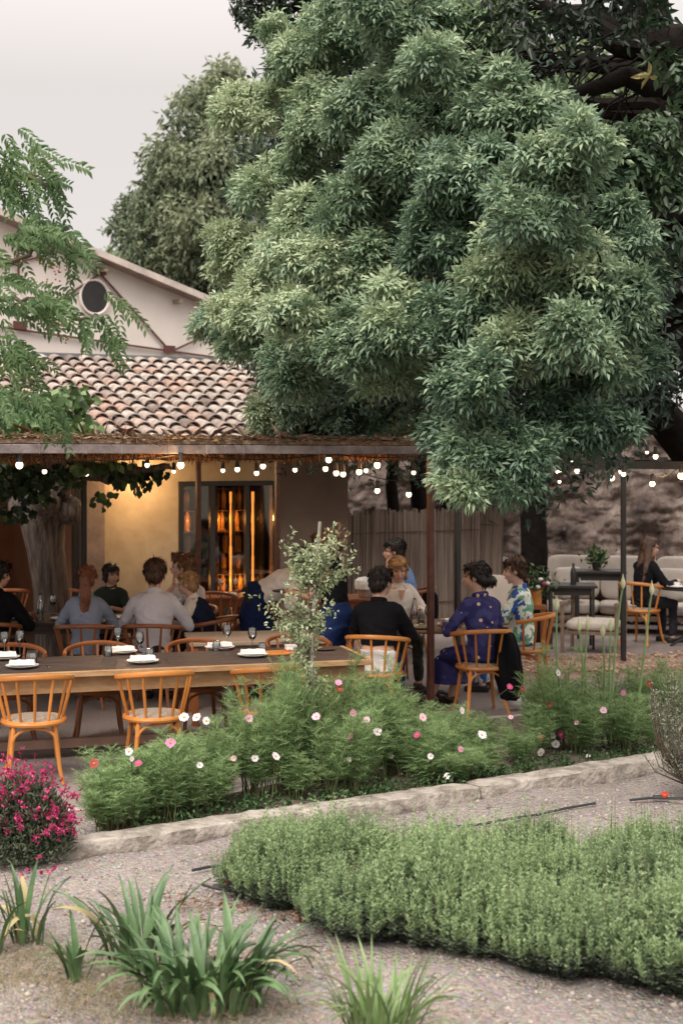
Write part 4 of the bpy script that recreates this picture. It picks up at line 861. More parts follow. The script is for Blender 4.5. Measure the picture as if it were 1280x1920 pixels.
# garlic chive scapes with closed buds
m_scape = mat('pale_green_scape', (.20, .31, .13), .5, .15); m_budm = mat('cream_bud', (.60, .60, .38), .5, .15)
def chive(px, py, bx, by, Y, label):
    Y += .95; top = P(px, py, Y); b = A(bx, Y + .1, .02); t = thing('bud_stalk', label, 'plant', b); mid = b.lerp(top, .6) + Vector((RS.normal(0, .02), 0, .02))
    mb = MB(); mb.tube([b, mid, top.lerp(mid, .3) + Z * .01, top - Z * .05], [.011, .0095, .0085, .0075], 6); mb.build('stem', m_scape, t, True)
    mb = MB(); mb.lathe([(.005, -.07), (.016, -.052), (.023, -.028), (.018, -.005), (.008, .024), (.001, .055)], top, 10, True); mb.build('bud', m_budm, t, True)
for k, a in enumerate([(1043,1128,1056,1240,10.9,'tall budding stalk, leftmost above the flowers at right'),(1085,1168,1087,1290,10.8,'short budding stalk, first of the close pair left of the leaning ones'),(1101,1165,1102,1300,10.8,'short budding stalk bending at its tip, second of the close pair'),
    (1129,1178,1131,1290,10.9,'lowest budding stalk with a small narrow bud'),(1144,1168,1142,1300,10.8,'straight budding stalk just left of the tallest leaning one'),(1167,1088,1140,1330,10.7,'tallest budding stalk leaning right in front of the far seated woman'),(1221,1100,1185,1330,10.7,'tall budding stalk, rightmost, leaning toward the rosemary')]): chive(*a)
# broad strap leaves under the stalks
def ribbon(mb, b, d, L_, W_, arch, n=7, fold=.25, tw=0):
    d = Vector((d[0], d[1], 0)).normalized(); s_ = Vector((-d.y, d.x, 0)); vs = []
    for i in range(n):
        t = i / (n - 1); th = arch[0] + (arch[1] - arch[0]) * t ** 1.6
        if i == 0: p = Vector(b)
        else: p = p + (d * math.sin(th) + Z * math.cos(th)) * (L_ / (n - 1))
        w_ = W_ * (.55 + .6 * t if t < .4 else .8 * (1 - ((t - .4) / .6) ** 2.2) + .02); nn_ = (-d * math.cos(th) + Z * math.sin(th)); s2 = s_ * math.cos(tw * t) + nn_ * math.sin(tw * t)
        vs += [p + s2 * w_ / 2 + nn_ * W_ * fold * .5, p, p - s2 * w_ / 2 + nn_ * W_ * fold * .5]
    fs = []
    for i in range(n - 1):
        for k in (0, 1): fs.append((3*i+k, 3*i+k+1, 3*i+k+4, 3*i+k+3))
    mb.add(vs, fs)
m_strap = mat('strap_leaf', (.05, .105, .04), .45, .3, 5, .15, 30, col2=(.11, .19, .075)); m_strap2 = mat('daylily_leaf', (.13, .21, .07), .5, .3, 5, .15, 30, col2=(.22, .32, .13))
m_dry = mat('dry_leaf', (.42, .32, .18), .8, .3, 6, col2=(.30, .26, .12))
def clump(name, label, cat, b, n, L_, W_, sp, m, seed, a1=(1.0, 2.0), dry=3, up=0.0):
    rs = np.random.RandomState(seed); t = thing(name, label, cat, b); mb = MB(); md = MB()
    for i in range(n):
        a = rs.uniform(0, 6.28); rad = sp * rs.rand() ** .6; q = Vector((b[0] + math.cos(a) * rad, b[1] + math.sin(a) * rad * .6, -.01)); a2 = a + rs.normal(0, .5); e = rs.uniform(*a1) - up if i >= dry else 2.9
        ribbon(md if i < dry else mb, q, (math.cos(a2), math.sin(a2)), L_ * rs.uniform(.6, 1.1), W_ * rs.uniform(.8, 1.2), (rs.uniform(.02, .35), max(.25, e * rs.uniform(.4, 1.15))), tw=rs.normal(0, .4), n=9)
    mb.build('leaves', m, t, True, ang=180)
    if md.v: md.build('dry_leaves', m_dry, t, True, ang=180)
    return t
clump('iris_clump', 'small clump of iris leaves at the left edge by the path', 'plant', A(58, 7.05), 20, .42, .038, .09, m_strap, 1, (.3, 1.5))
clump('iris_clump', 'little low iris fan between the left edge clump and the big one', 'plant', A(140, 6.55), 14, .34, .038, .06, m_strap, 2, (.7, 1.9), 2)
clump('iris_clump', 'upright iris fan with tall blades behind the big clump', 'plant', A(262, 6.75), 34, .45, .040, .16, m_strap, 3, (.6, 2.2), 3)
clump('iris_clump', 'big spreading clump of broad iris leaves in the lower left foreground', 'plant', A(380, 6.25), 140, .44, .043, .27, m_strap, 4, (1.0, 2.7), 3)
clump('iris_clump', 'little iris tuft at the very left edge beside a dry blade', 'plant', A(-12, 6.9), 8, .34, .03, .05, m_strap, 9, (.6, 1.6), 2)
clump('daylily_clump', 'bright green daylily clump with narrow arching leaves at bottom centre', 'plant', A(715, 5.72), 90, .46, .024, .12, m_strap2, 5, (.5, 2.0), 3)
clump('daylily_clump', 'few short blades poking up at the bottom edge right of the daylily', 'plant', A(945, 5.5), 5, .22, .02, .04, m_strap2, 6, (.3, 1.2), 1)
clump('chive_leaves', 'dark broad strap leaves under the budding stalks', 'plant', A(1150, 11.6), 14, .42, .035, .12, m_strap, 8, (1.3, 2.4), 0)
# dry grass tufts
ls = Leafset()
for (x, y, s, n) in [(60,1830,.3,2500),(200,1850,.3,2400),(300,1875,.25,1700),(430,1890,.25,1500),(130,1790,.25,1000),(20,1780,.2,1000),(560,1800,.25,500),(790,1905,.2,500),(20,1875,.2,700),(230,1480,.2,350),(420,1800,.2,500)]:
    n = int(n * .6); c = G(x, min(y, 1915)); p = np.array(c) + RS.normal(0, 1, (n, 3)) * [s, s * .6, 0] + [0, 0, -.01]; ls.put(p, nrm(RS.normal(0, .75, (n, 3)) * [1, 1, .3] + [0, 0, .5]), RS.normal(0, 1, (n, 3)), RS.uniform(.02, .09, n), .0035, 'needle')
tag(ls.build('dry_grass', leafmat('dry_grass', [(.12, .15, .06), (.24, .21, .12), (.40, .32, .21), (.46, .38, .27)], .9, .3, .2)), 'thin dry grass and straw around the iris clumps', 'grass', kind='stuff')
# weeds at the foot of the cosmos
ls = Leafset()
for k in range(170):
    px = RS.uniform(250, 1240); Y = 9.0
    for _ in range(4): Y = kerb_y((px - 640) / F * Y) + .3
    c = np.array(A(px, Y + abs(RS.normal(0, .2)), .03)); n = 16; ls.put(c + RS.normal(0, .04, (n, 3)) * [1, .7, .5] + [0, 0, .03], nrm(RS.normal(0, 1, (n, 3)) + [0, 0, .4]), RS.normal(0, .4, (n, 3)) + [0, 0, 1], RS.uniform(.02, .045, n), .018, 'lance')
tag(ls.build('ground_cover', leafmat('weed_leaf', [(.03, .07, .025), (.07, .13, .05), (.12, .2, .08)], .6, .3)), 'small broad-leaved weeds at the foot of the cosmos', 'weeds', kind='stuff')
# herb hedge
m_herb = leafmat('herb_leaf', [(.08, .10, .078), (.15, .195, .135), (.225, .30, .165), (.32, .44, .22), (.47, .58, .33)], .6, .35, .25)
def herb_mesh(seed):
    rs = np.random.RandomState(seed); ls = Leafset(); n = 300
    a = rs.uniform(0, 6.28, n); r_ = np.sqrt(rs.rand(n)); base = np.stack([np.cos(a) * r_ * .16, np.sin(a) * r_ * .16, np.full(n, .0)], 1)
    tint = (-.10, .06, .0, .12, -.04)[seed]; hz = (1 - .62 * r_ ** 2) * rs.uniform(.8, 1.12, n); tip = np.stack([np.cos(a) * r_ * .36, np.sin(a) * r_ * .33, .27 * hz], 1); up = rs.uniform(.04, .13, n) + (rs.rand(n) < .14) * rs.uniform(.05, .15, n)
    K_ = 16
    for k in range(K_):
        t = k / (K_ - 1)
        if t < .5: s = t / .5; q = base + (tip - base) * s ** .8; 
        else: s = (t - .5) / .5; q = tip + np.stack([np.cos(a) * r_ * .03 * s, np.sin(a) * r_ * .03 * s, up * s], 1)
        for rep in range(4 if t < .5 else 5):
            b = rs.uniform(0, 6.28, n); d = np.stack([np.cos(b), np.sin(b), np.full(n, .35 if t < .5 else .9)], 1)
            ll = rs.uniform(.022, .040, n) if t < .5 else rs.uniform(.018, .032, n) * (1.15 - .5 * (t - .5) * 2); ls.put(q + rs.normal(0, .01 if t < .5 else .003, (n, 3)), nrm(d), rs.normal(0, .5, (n, 3)) + [0, 0, 1], ll, ll * .32, 'rhomb', np.clip(rs.normal(.10 + tint + (.28 if t < .5 else .42) * t + (.25 if t >= .5 else 0), .1, n), 0, 1))
    st = MB()
    for i in range(0, n, 3): st.tube([base[i], (base[i] + tip[i]) / 2 + [0, 0, .03], tip[i], tip[i] + [0, 0, up[i]]], [.003, .002, .0015, .001], 3)
    o1 = ls.build('sprigs', m_herb); o2 = st.build('stems', m_twig); me = (o1.data, o2.data); bpy.data.objects.remove(o1); bpy.data.objects.remove(o2); return me
HM = [herb_mesh(s) for s in range(5)]
def herb(x, Y, s=1.0):
    t = thing('herb_bush', 'low herb bush with pale upright sprigs in the hedge at lower right', 'bush', (x, Y, -.01), group='low herb bushes in the lower right hedge')
    k = RS.randint(5); rz = RS.uniform(0, 6.28)
    for nm, me in zip(('sprigs', 'stems'), HM[k]):
        o = bpy.data.objects.new(nm, me); COL.objects.link(o); o.scale = (s, s, s * RS.uniform(.95, 1.32)); o.rotation_euler = (0, 0, rz); adopt(o, t)
for (px, py, s) in [(485,1672,.85),(560,1640,.8),(540,1700,.95),(630,1728,.98),(640,1660,.95),(720,1765,1.0),(730,1690,1.0),(810,1790,1.02),(820,1710,1.0),(900,1815,1.02),(990,1840,1.04),(1000,1755,1.06),(1085,1860,1.05),(1090,1775,1.06),(1180,1880,1.06),(1185,1795,1.08),(1280,1895,1.06),(1280,1810,1.08),
    (700,1645,.8),(790,1655,.8),(880,1675,.82),(990,1690,.9),(1190,1710,.98),(1285,1720,1.0),(1000,1648,.72),(1130,1655,.8),(1220,1660,.85),(1300,1670,.85),(500,1622,.7),(605,1618,.6)]:
    py -= 62 * max(0, (px - 430) / 850) * (py > 1680); g = G(px, py); herb(g.x + RS.normal(0, .04), g.y + RS.normal(0, .04), s * RS.uniform(.70, 1.02))
# pink gaura bush
gb = thing('gaura_bush', 'dense bush covered with bright magenta-pink flowers at the left edge', 'bush', A(38, 8.5)); c = np.array(A(38, 8.55)); ls = Leafset(); n = 9000
s = sph(n, 0); rr = RS.rand(n, 1) ** .4; p = c + s * rr * [.32, .30, .46] + [0, 0, .02]; ls.put(p, nrm(s * .5 + RS.normal(0, .5, (n, 3)) + [0, 0, .4]), RS.normal(0, 1, (n, 3)), RS.uniform(.025, .05, n), .011, 'lance', np.clip(RS.normal(.4, .25, n), 0, 1))
ls.build('leaves', leafmat('gaura_leaf', [(.05, .06, .04), (.10, .13, .085), (.17, .21, .13), (.12, .07, .06)], .6, .2, .3), gb, True)
ls = Leafset(); st = MB(); rs_ = []
for k in range(210):
    a = RS.uniform(0, 6.28); q = RS.rand() ** .5; b = c + [math.cos(a) * q * .22, math.sin(a) * q * .2, .2]; e = c + [math.cos(a) * q * .38, math.sin(a) * q * .38, .51 * (1 - .45 * q * q) * RS.uniform(.45, 1.28)]
    st.tube([b, (b + e) / 2 + [0, 0, .03], e], [.003, .002, .0012], 3); m_ = RS.randint(3, 8)
    for j in range(m_):
        f = e - (e - b) * RS.uniform(0, .3) + RS.normal(0, .012, 3); ls.put(np.repeat(f[None], 4, 0), nrm(RS.normal(0, 1, (4, 3)) + [0, -.3, .3]), RS.normal(0, 1, (4, 3)), RS.uniform(.013, .024, 4), .012, 'broad', np.clip(RS.normal(.6, .25, 4), 0, 1))
for k in range(6): f = c + [RS.uniform(0, .36), RS.uniform(-.42, -.3), RS.uniform(0, .1)]; ls.put(np.repeat(f[None], 4, 0), nrm(RS.normal(0, 1, (4, 3)) + [0, 0, .6]), RS.normal(0, 1, (4, 3)), .025, .02, 'broad')
ls.build('flowers', leafmat('gaura_petal', [(.14, .01, .03), (.34, .02, .09), (.58, .05, .20), (.72, .14, .32)], .5, .3, .3), gb, True); st.build('stems', mat('red_stem', (.14, .035, .03), .7, .3), gb, True)
# rosemary bush, right edge
rb = thing('rosemary_bush', 'silvery grey rosemary bush at the right edge beyond the kerb', 'bush', A(1300, 10.1)); c = np.array(A(1302, 10.1)); ls = Leafset(); st = MB()
for k in range(150):
    a = RS.uniform(0, 6.28); q = RS.rand() ** .5; b = c + [0, 0, .05]; e = c + [math.cos(a) * q * .36, math.sin(a) * q * .3, RS.uniform(.25, 1.02) * (1 - .2 * q)]; m_ = 46; tt = RS.uniform(.3, 1, m_)[:, None]; mid = (b + e) / 2 + [math.cos(a) * .1, math.sin(a) * .1, 0]
    pts = (1 - tt) ** 2 * b + 2 * tt * (1 - tt) * mid + tt ** 2 * e; ls.put(pts, nrm(RS.normal(0, 1, (m_, 3)) + [0, 0, .7]), RS.normal(0, 1, (m_, 3)), RS.uniform(.02, .035, m_), .0055, 'rhomb', np.clip(RS.normal(.5, .25, m_), 0, 1)); st.tube([b, mid, e], [.008, .004, .002], 4)
ls.build('leaves', leafmat('rosemary_leaf', [(.09, .11, .08), (.20, .24, .18), (.36, .40, .32), (.48, .50, .42)], .7, .2, .2), rb, True); st.build('stems', m_twig, rb, True)
# staked shrub
sb = A(585, 10.3, .02); stake = thing('plant_stake', 'straight pale wooden stake standing through the young shrub', 'stake', sb)
mb = MB(); mb.tube([sb - Z * .1, P(584, 1200, 10.32), P(600, 978, 10.34)], [.016, .015, .013], 8); mb.build('stake_rod', mat('weathered_pole', (.24, .22, .20), .85, .3, 12, .3, 30, stretch=(1, 1, .2), col2=(.42, .39, .36)), stake, True)
mb = MB(); mb.tube([P(590, 1100, 10.3) + Vector((.022 * math.cos(a), .022 * math.sin(a), 0)) for a in np.linspace(0, 6.1, 12)], .003, 4, True); mb.build('tie', m_black, stake, True)
sh = thing('young_shrub', 'young small-leaved shrub tied to a stake above the cosmos', 'shrub', sb + Vector((-.04, .03, 0))); mb = MB(); b = sb + Vector((-.045, .03, 0)); ls = Leafset()
main = [b, P(578, 1250, 10.3), P(583, 1150, 10.3), P(575, 1080, 10.3)]; mb.tube(main, [.010, .009, .007, .005], 6)
for (x0, y0, x1, y1) in [(580,1110,540,1030),(580,1110,560,1020),(583,1100,600,1030),(583,1110,650,1020),(583,1120,655,1055),(580,1120,545,1070),(583,1090,620,1000),(583,1080,580,1035),(578,1150,535,1120),(580,1200,505,1140),(580,1200,520,1165),(580,1190,605,1130),(580,1170,600,1165),(580,1210,550,1190),(578,1250,560,1220),(580,1130,620,1080),(583,1110,640,1080),(580,1100,600,1060),(580,1100,560,1060),(580,1060,610,1040),(578,1180,560,1150),(578,1230,590,1200),(585,1300,575,1250),(585,1340,600,1290)]:
    Y = 10.3 + RS.normal(0, .07); a = P(x0, y0, 10.3); e = P(x1, y1, Y); md = (a + e) / 2 + Vector((0, 0, -.01)); mb.tube([a, md, e], [.004, .003, .0015], 4)
    for rep in range(4):
        e2 = e + Vector(RS.normal(0, .045, 3)); n = 30; tt = RS.uniform(.2, 1.08, n)[:, None]; q = np.array(a) * (1 - tt) ** 2 + np.array(md) * 2 * tt * (1 - tt) + np.array(e2) * tt ** 2 + RS.normal(0, .02, (n, 3)); ls.put(q, nrm(RS.normal(0, .8, (n, 3)) + [0, -.2, .35]), RS.normal(0, .5, (n, 3)) + [0, -.5, .8], RS.uniform(.026, .044, n), .018, 'lance', np.clip(RS.normal(.6, .22, n), 0, 1))
mb.build('stems', m_twig, sh, True); ls.build('foliage', leafmat('shrub_leaf', [(.12, .17, .10), (.28, .34, .20), (.44, .50, .31), (.60, .65, .46)], .55, .3, .3), sh, True)
m_rs = leafmat('red_shoot', [(.20, .09, .05), (.34, .20, .11)], .6, .2)
for px, py in ((618, 1004), (634, 996), (648, 1012), (628, 1020)):
    ls = Leafset(); n = 26; p = np.array(P(px, py, 10.3)) + np.outer(np.linspace(-.05, .05, n), [.2, 0, 1]); ls.put(p, nrm(RS.normal(0, .6, (n, 3)) + [0, 0, .7]), RS.normal(0, 1, (n, 3)), .028, .011, 'lance'); ls.build('red_shoot', m_rs, sh, True)
# drip hoses with red stakes
m_hose = mat('dark_hose', (.02, .025, .03), .45, .2, 8)
def hose(pts, label): 
    t = thing('drip_hose', label, 'hose', G(*pts[0])); mb = MB(); mb.tube([G(*p) + Z * (.004 + .006 * (i % 2)) for i, p in enumerate(pts)], .009, 8); mb.build('pipe', m_hose, t, True); return t
hose([(820,1560),(850,1553),(900,1547),(960,1537),(1010,1528),(1060,1518),(1115,1507)], 'dark irrigation hose lying across the dirt behind the herb hedge')
hose([(360,1633),(390,1629),(425,1623),(460,1618)], 'short end of dark hose at the left tip of the herb hedge')
h1 = hose([(1180,1501),(1215,1499),(1250,1498),(1300,1500)], 'black drip line with a red valve under the rosemary'); h2 = hose([(380,1660),(400,1668),(430,1672),(455,1668)], 'black drip fitting with a red cap by the left tip of the hedge')
m_red = mat('red_plastic', (.55, .06, .03), .4, .1)
for h_, (x, y) in ((h1, (1245, 1492)), (h2, (426, 1661))):
    g = G(x, y + 6); mb = MB(); mb.lathe([(.014, 0), (.02, .008), (.02, .02), (.012, .028), (.012, .042), (.001, .044)], g + Z * .01, 10); mb.bar(g + Vector((-.028, 0, .036)), g + Vector((.028, 0, .036)), .008, .012); mb.build('valve_cap', m_red, h_, True)
    mb = MB(); mb.cap(g + Vector((-.07, .01, .012)), g + Vector((-.01, 0, .016)), .014, .011, 8); mb.build('fitting', m_black, h_, True)
# ================================================================= furniture
def bentwood(label, x, y, rz, m=None, group='bentwood chairs', first={}):
    m = m or m_wood
    if m.name in first:
        return dup(first[m.name], (x, y, .006), rz, label)
    t = thing('bentwood_chair', label, 'chair', (x, y, .006), rz, group); first[m.name] = t; H = .785; SZ = .455
    def arc(r_, a0, a1, z, n=18, zf=lambda u: 0, sy=1.0): return [Vector((r_ * math.sin(a), -r_ * math.cos(a) * sy, z + zf((a - a0) / (a1 - a0)))) for a in np.linspace(a0, a1, n)]
    mb = MB(); mb.tube(arc(.285, R(-98), R(98), H, 24, lambda u: -.045 + .06 * math.sin(math.pi * u)), [.017] * 24, 8, flat=1.25); mb.build('top_rail', m, t)
    for k in range(7):
        a = R(-84 + 28 * k); zt = H - .045 + .06 * math.sin(math.pi * (a + R(98)) / R(196)); outer = k in (0, 6)
        mb = MB(); mb.tube([Vector((.205 * math.sin(a), -.205 * math.cos(a), SZ - .01)), Vector((.245 * math.sin(a), -.245 * math.cos(a), (SZ + zt) / 2)), Vector((.282 * math.sin(a), -.282 * math.cos(a), zt))], [.010, .0125, .0095] if not outer else [.013, .014, .012], 7); mb.build('spindle', m, t)
    mb = MB(); ring = [Vector((.222 * math.sin(a), -.222 * math.cos(a), SZ - .012)) for a in np.linspace(0, 2 * math.pi, 33)[:-1]]; mb.tube(ring, .021, 8, True, flat=1); mb.build('seat_ring', m, t)
    mb = MB(); mb.lathe([(.001, SZ + .022), (.10, SZ + .024), (.17, SZ + .018), (.205, SZ + .002), (.205, SZ - .02), (.001, SZ - .022)], (0, 0, 0), 28); mb.build('seat_pad', m_cane, t)
    ft = []
    for sx, sy in ((-1, -1), (1, -1), (1, 1), (-1, 1)):
        a = Vector((sx * .145, sy * .145, SZ - .02)); b_ = Vector((sx * .168, sy * .172, .22)); c = Vector((sx * .205, sy * .235, 0)); ft.append((a, b_, c))
        mb = MB(); mb.tube([a, a.lerp(b_, .5), b_, b_.lerp(c, .5) - Vector((sx * .006, sy * .01, 0)), c], [.018, .019, .018, .016, .013], 8); mb.build('leg', m, t)
    for k in range(4):
        a0 = ft[k]; a1 = ft[(k + 1) % 4]; p0 = a0[0].lerp(a0[2], .45); p1 = a1[0].lerp(a1[2], .45); mid = (p0 + p1) / 2; pts = []
        for s_ in np.linspace(0, 1, 13):
            q = p0.lerp(p1, .5 - .5 * math.cos(math.pi * s_)); q = q + (Vector((0, 0, 1)) * (SZ - .045 - p0.z)) * math.sin(math.pi * s_) ** .55; pts.append(q - Vector((q.x, q.y, 0)) * .06)
        mb = MB(); mb.tube(pts, .0105, 7); mb.build('arched_brace', m, t)
    return t
ta = R(16)
def TL(s, v, z=0.0):   # long table frame: s metres leftwards from near right corner, v away from camera
    return Vector((.215 - math.cos(ta) * s - math.sin(ta) * v, 11.57 - math.sin(ta) * s + math.cos(ta) * v, z))
lt = thing('long_table', 'long wooden table with dark plank top and pale pine apron, laid with plates and glasses', 'table', TL(0, 0))
LEN, WID = 3.9, .86
mb = MB()
for k in range(6): mb.box(TL(LEN / 2, WID * (k + .5) / 6, .742), (LEN - .004, WID / 6 - .005, .036), ta)
mb.build('tabletop', m_top, lt, True, bevel=.002)
mb = MB(); mb.box(TL(LEN / 2, -.022, .741), (LEN + .04, .04, .042), ta); mb.build('edge_board', m_pine, lt, True, bevel=.003)
mb = MB(); mb.box(TL(-.022, WID / 2, .7405), (.036, WID - .004, .041), ta); mb.build('edge_board', m_pine, lt, True, bevel=.003)
for v in (.06, WID - .06): mb = MB(); mb.box(TL(LEN / 2, v, .655), (LEN - .2, .028, .13), ta); mb.build('apron', m_pine, lt, True)
for s in (.1, LEN - .1): mb = MB(); mb.box(TL(s, WID / 2, .655), (.028, WID - .2, .13), ta); mb.build('apron', m_pine, lt, True)
for s in (.07, LEN - .1):
    for v in (.06, WID - .06): mb = MB(); mb.box(TL(s, v, .36), (.095, .095, .72), ta); mb.build('leg', m_pine, lt, True, bevel=.004)
mb = MB(); mb.box(TL(LEN / 2, WID / 2, .13), (LEN - .2, .07, .07), ta); mb.build('stretcher', m_rust if 0 else mat('brown_stretcher', (.17, .10, .075), .6, .2, 5), lt, True)
for px, Yc, rz, lb in [(64, 10.58, 14, 'honey-coloured bentwood chair at the near side of the long table, leftmost'), (290, 10.76, 18, 'honey-coloured bentwood chair at the near side of the long table, second from left'), (504, 10.98, 16, 'honey-coloured bentwood chair almost hidden by the cosmos at the long table')]:
    q = A(px, Yc); bentwood(lb, q.x, q.y, R(rz))
for px, Yc, rz, lb in [(186, 11.98, 192, 'dark bentwood chair tucked into the far side of the long table, second from left'), (375, 12.15, 200, 'dark bentwood chair at the far side of the long table by the square table'), (20, 11.85, 196, 'dark bentwood chair at the far side of the long table, leftmost'), (560, 12.5, 198, 'dark bentwood chair at the far side of the long table behind the shrub')]:
    q = A(px, Yc); bentwood(lb, q.x, q.y, R(rz), m_wood_dim)
# ---- tableware (templates are the first pieces)
m_wglass = glassmat('wine_glass', (.93, .95, .96), .02, .88); m_tumb = glassmat('tumbler_glass', (.9, .93, .94), .03, .8)
def ware(kind, label, p, rz=0.0, T={}):
    grp = {'plate': 'plates with napkins', 'wine_glass': 'wine glasses', 'tumbler': 'upturned tumblers'}[kind]
    if kind in T:
        return dup(T[kind], p, rz, label)
    t = thing(kind, label, {'plate': 'plate', 'wine_glass': 'wine glass', 'tumbler': 'tumbler'}[kind], p, rz, grp); T[kind] = t; mb = MB()
    if kind == 'plate':
        mb.lathe([(.001, .004), (.07, .004), (.085, .008), (.125, .02), (.128, .024), (.124, .0245), (.085, .013), (.001, .009)], n=32); mb.build('dish', m_white, t)
    elif kind == 'wine_glass':
        mb.lathe([(.001, .001), (.034, .002), (.034, .004), (.006, .010), (.004, .03), (.004, .09), (.012, .10), (.030, .12), (.038, .145), (.036, .175), (.030, .205), (.0285, .205), (.0345, .175), (.0365, .146), (.029, .122), (.001, .104)], n=20); mb.build('glass_body', m_wglass, t)
    else:
        mb.lathe([(.035, .0), (.037, .004), (.035, .05), (.029, .085), (.001, .087), (.001, .083), (.027, .081), (.032, .05), (.034, .0)], n=20); mb.build('glass_body', m_tumb, t)
    return t
def napkin(p, rz, label, T={}):
    if 'n' in T: return dup(T['n'], p, rz, label)
    mb = MB()
    for k, (w_, d, z) in enumerate(((.20, .085, .006), (.196, .08, .018), (.19, .074, .029))):
        vs = []; n = 9
        for i in range(n):
            x = -w_ / 2 + w_ * i / (n - 1); b = .003 * math.sin(i * 2 + k)
            vs += [(x, -d / 2 + b, z - .004), (x, -d / 2 - .004 + b, z + .002), (x, -d / 2 + b, z + .007), (x, d / 2, z + .008 + b), (x, d / 2, z - .004)]
        fs = [(5*i+q, 5*i+(q+1) % 5, 5*(i+1)+(q+1) % 5, 5*(i+1)+q) for i in range(n-1) for q in range(5)] + [(4, 3, 2, 1, 0), tuple(5*(n-1)+q for q in range(5))]; mb.add(vs, fs)
    o = mb.build('napkin', m_linen); o.location = p; o.rotation_euler = (0, 0, rz); tag(o, label, 'napkin', 'folded napkins on plates'); T['n'] = o; return o
def fork(p, rz, label, T={}):
    if 'n' in T: return dup(T['n'], p, rz, label)
    mb = MB(); mb.tube([(0, -.09, .004), (0, -.02, .005), (0, .04, .004)], [.006, .004, .003], 6, flat=.4)
    for k in range(4): mb.tube([(0, .04, .004), (-.009 + .006 * k, .055, .005), (-.009 + .006 * k, .095, .007)], .0015, 4)
    o = mb.build('fork', mat('steel_cutlery', (.55, .53, .5), .25, .05, metal=1)); o.location = p; o.rotation_euler = (0, 0, rz); tag(o, label, 'fork', 'forks on the long table'); T['n'] = o; return o
TZ = .762
def on(px, py, z=TZ): g = G(px, py, z); g.z = z; return g
for px, py, d in [(42, 1252, 'near side of the long table, leftmost'), (8, 1236, 'far side of the long table, at the left edge'), (268, 1243, 'near side of the long table, behind the second chair'), (229, 1225, 'far side of the long table, between two wine glasses'), (474, 1231, 'near side of the long table, nearest the shrub'), (412, 1217, 'far side of the long table, nearest the shrub')]:
    p_ = on(px, py); ware('plate', 'white plate under a folded napkin, ' + d, p_, ta); napkin(p_ + Z * .022, ta + RS.normal(0, .12), 'white folded napkin, ' + d)
    if py > 1228: fork(p_ + Vector((.19, .05, 0)), ta, 'thin steel fork, ' + d)
for px, py, d in [(9, 1231, 'wine glass at the left edge of the long table'), (38, 1229, 'wine glass just right of the one at the left edge, long table'), (221, 1222, 'wine glass left of the pair at the far side behind the second chair'), (262, 1232, 'wine glass right of the pair at the far side behind the second chair'), (426, 1216, 'wine glass left of the pair near the shrub on the long table'), (473, 1222, 'wine glass right of the pair near the shrub on the long table')]:
    ware('wine_glass', 'clear ' + d, on(px, py), RS.rand())
for px, py, d in [(62, 1243, 'by the leftmost near plate'), (203, 1230, 'left of the far plate behind the second chair'), (281, 1235, 'right behind the near plate of the second chair'), (406, 1220, 'in front of the far plate near the shrub'), (492, 1224, 'right behind the near plate near the shrub')]:
    ware('tumbler', 'small clear tumbler upturned ' + d, on(px, py), RS.rand())
q = on(518, 1226); mb = MB(); mb.box(q + Z * .009, (.30, .2, .018), ta + .1); tag(mb.build('serving_board', m_wood, bevel=.005), 'thin wooden serving board beside the young shrub on the long table', 'board')
cb = thing('candle_box', 'small square red and white box standing on the long table beside the shrub', 'box', on(545, 1224)); q = on(545, 1224); mb = MB(); mb.box(q + Z * .03, (.085, .085, .06), ta); mb.build('box_body', m_white, cb, True, bevel=.004); mb = MB(); mb.box(q + Z * .0155, (.088, .088, .03), ta); mb.build('red_band', m_red, cb, True)
mb = MB(); mb.box(q + Z * .063, (.09, .09, .008), ta); mb.build('lid', m_white, cb, True)
q = on(607, 1218); mb = MB(); mb.lathe([(.001, .0), (.07, .001), (.10, .012), (.097, .014), (.001, .006)], q, 24); tag(mb.build('dark_saucer', m_top), 'flat dark wooden dish at the right end of the long table', 'dish')
# ---- generic table
def table(name, label, c, sx, sy, rz, m, h=.75, leg=.06, round_=False, mleg=None):
    t = thing(name, label, 'table', c, rz); mb = MB()
    if round_: mb.lathe([(.001, h - .03), (sx / 2 - .01, h - .03), (sx / 2, h - .02), (sx / 2, h - .004), (sx / 2 - .01, h), (.001, h)], n=36)
    else: mb.box((0, 0, h - .016), (sx, sy, .032))
    mb.build('tabletop', m, t, bevel=0 if round_ else .003)
    if not round_:
        for s_ in (-1, 1): b = MB(); b.box((0, s_ * (sy / 2 - .06), h - .08), (sx - .16, .022, .09)); b.build('apron', m, t)
    if round_:
        b = MB(); b.lathe([(.05, h - .03), (.035, h - .1), (.03, .3), (.045, .06), (.03, .03)], n=14); b.build('column', mleg or m, t)
        for k in range(4): a = k * math.pi / 2 + .5; b = MB(); b.tube([(0, 0, .1), (.15 * math.cos(a), .15 * math.sin(a), .07), (.3 * math.cos(a), .3 * math.sin(a), .012)], [.025, .02, .015], 8); b.build('foot', mleg or m, t)
    else:
        for a in (-1, 1):
            for b_ in (-1, 1): b = MB(); b.box((a * (sx / 2 - .05), b_ * (sy / 2 - .05), (h - .034) / 2), (leg, leg, h - .034)); b.build('leg', mleg or m, t, bevel=.003)
    return t
table('family_table', 'dark wooden table the family sits around at left', A(150, 14.7), 2.7, .85, R(8), m_top)
table('square_table', 'empty pale wooden table between the long table and the blond boy', A(478, 13.15), 1.25, .8, R(10), mat('grey_pine', (.26, .19, .14), .6, .2, 4, .1, 40, stretch=(.5, 5, 5), col2=(.38, .29, .22)), mleg=m_wood_dim)
table('back_table', 'wooden table with two wine glasses in front of the wine cabinet', A(440, 17.2), 1.0, .7, R(20), m_wood_dim)
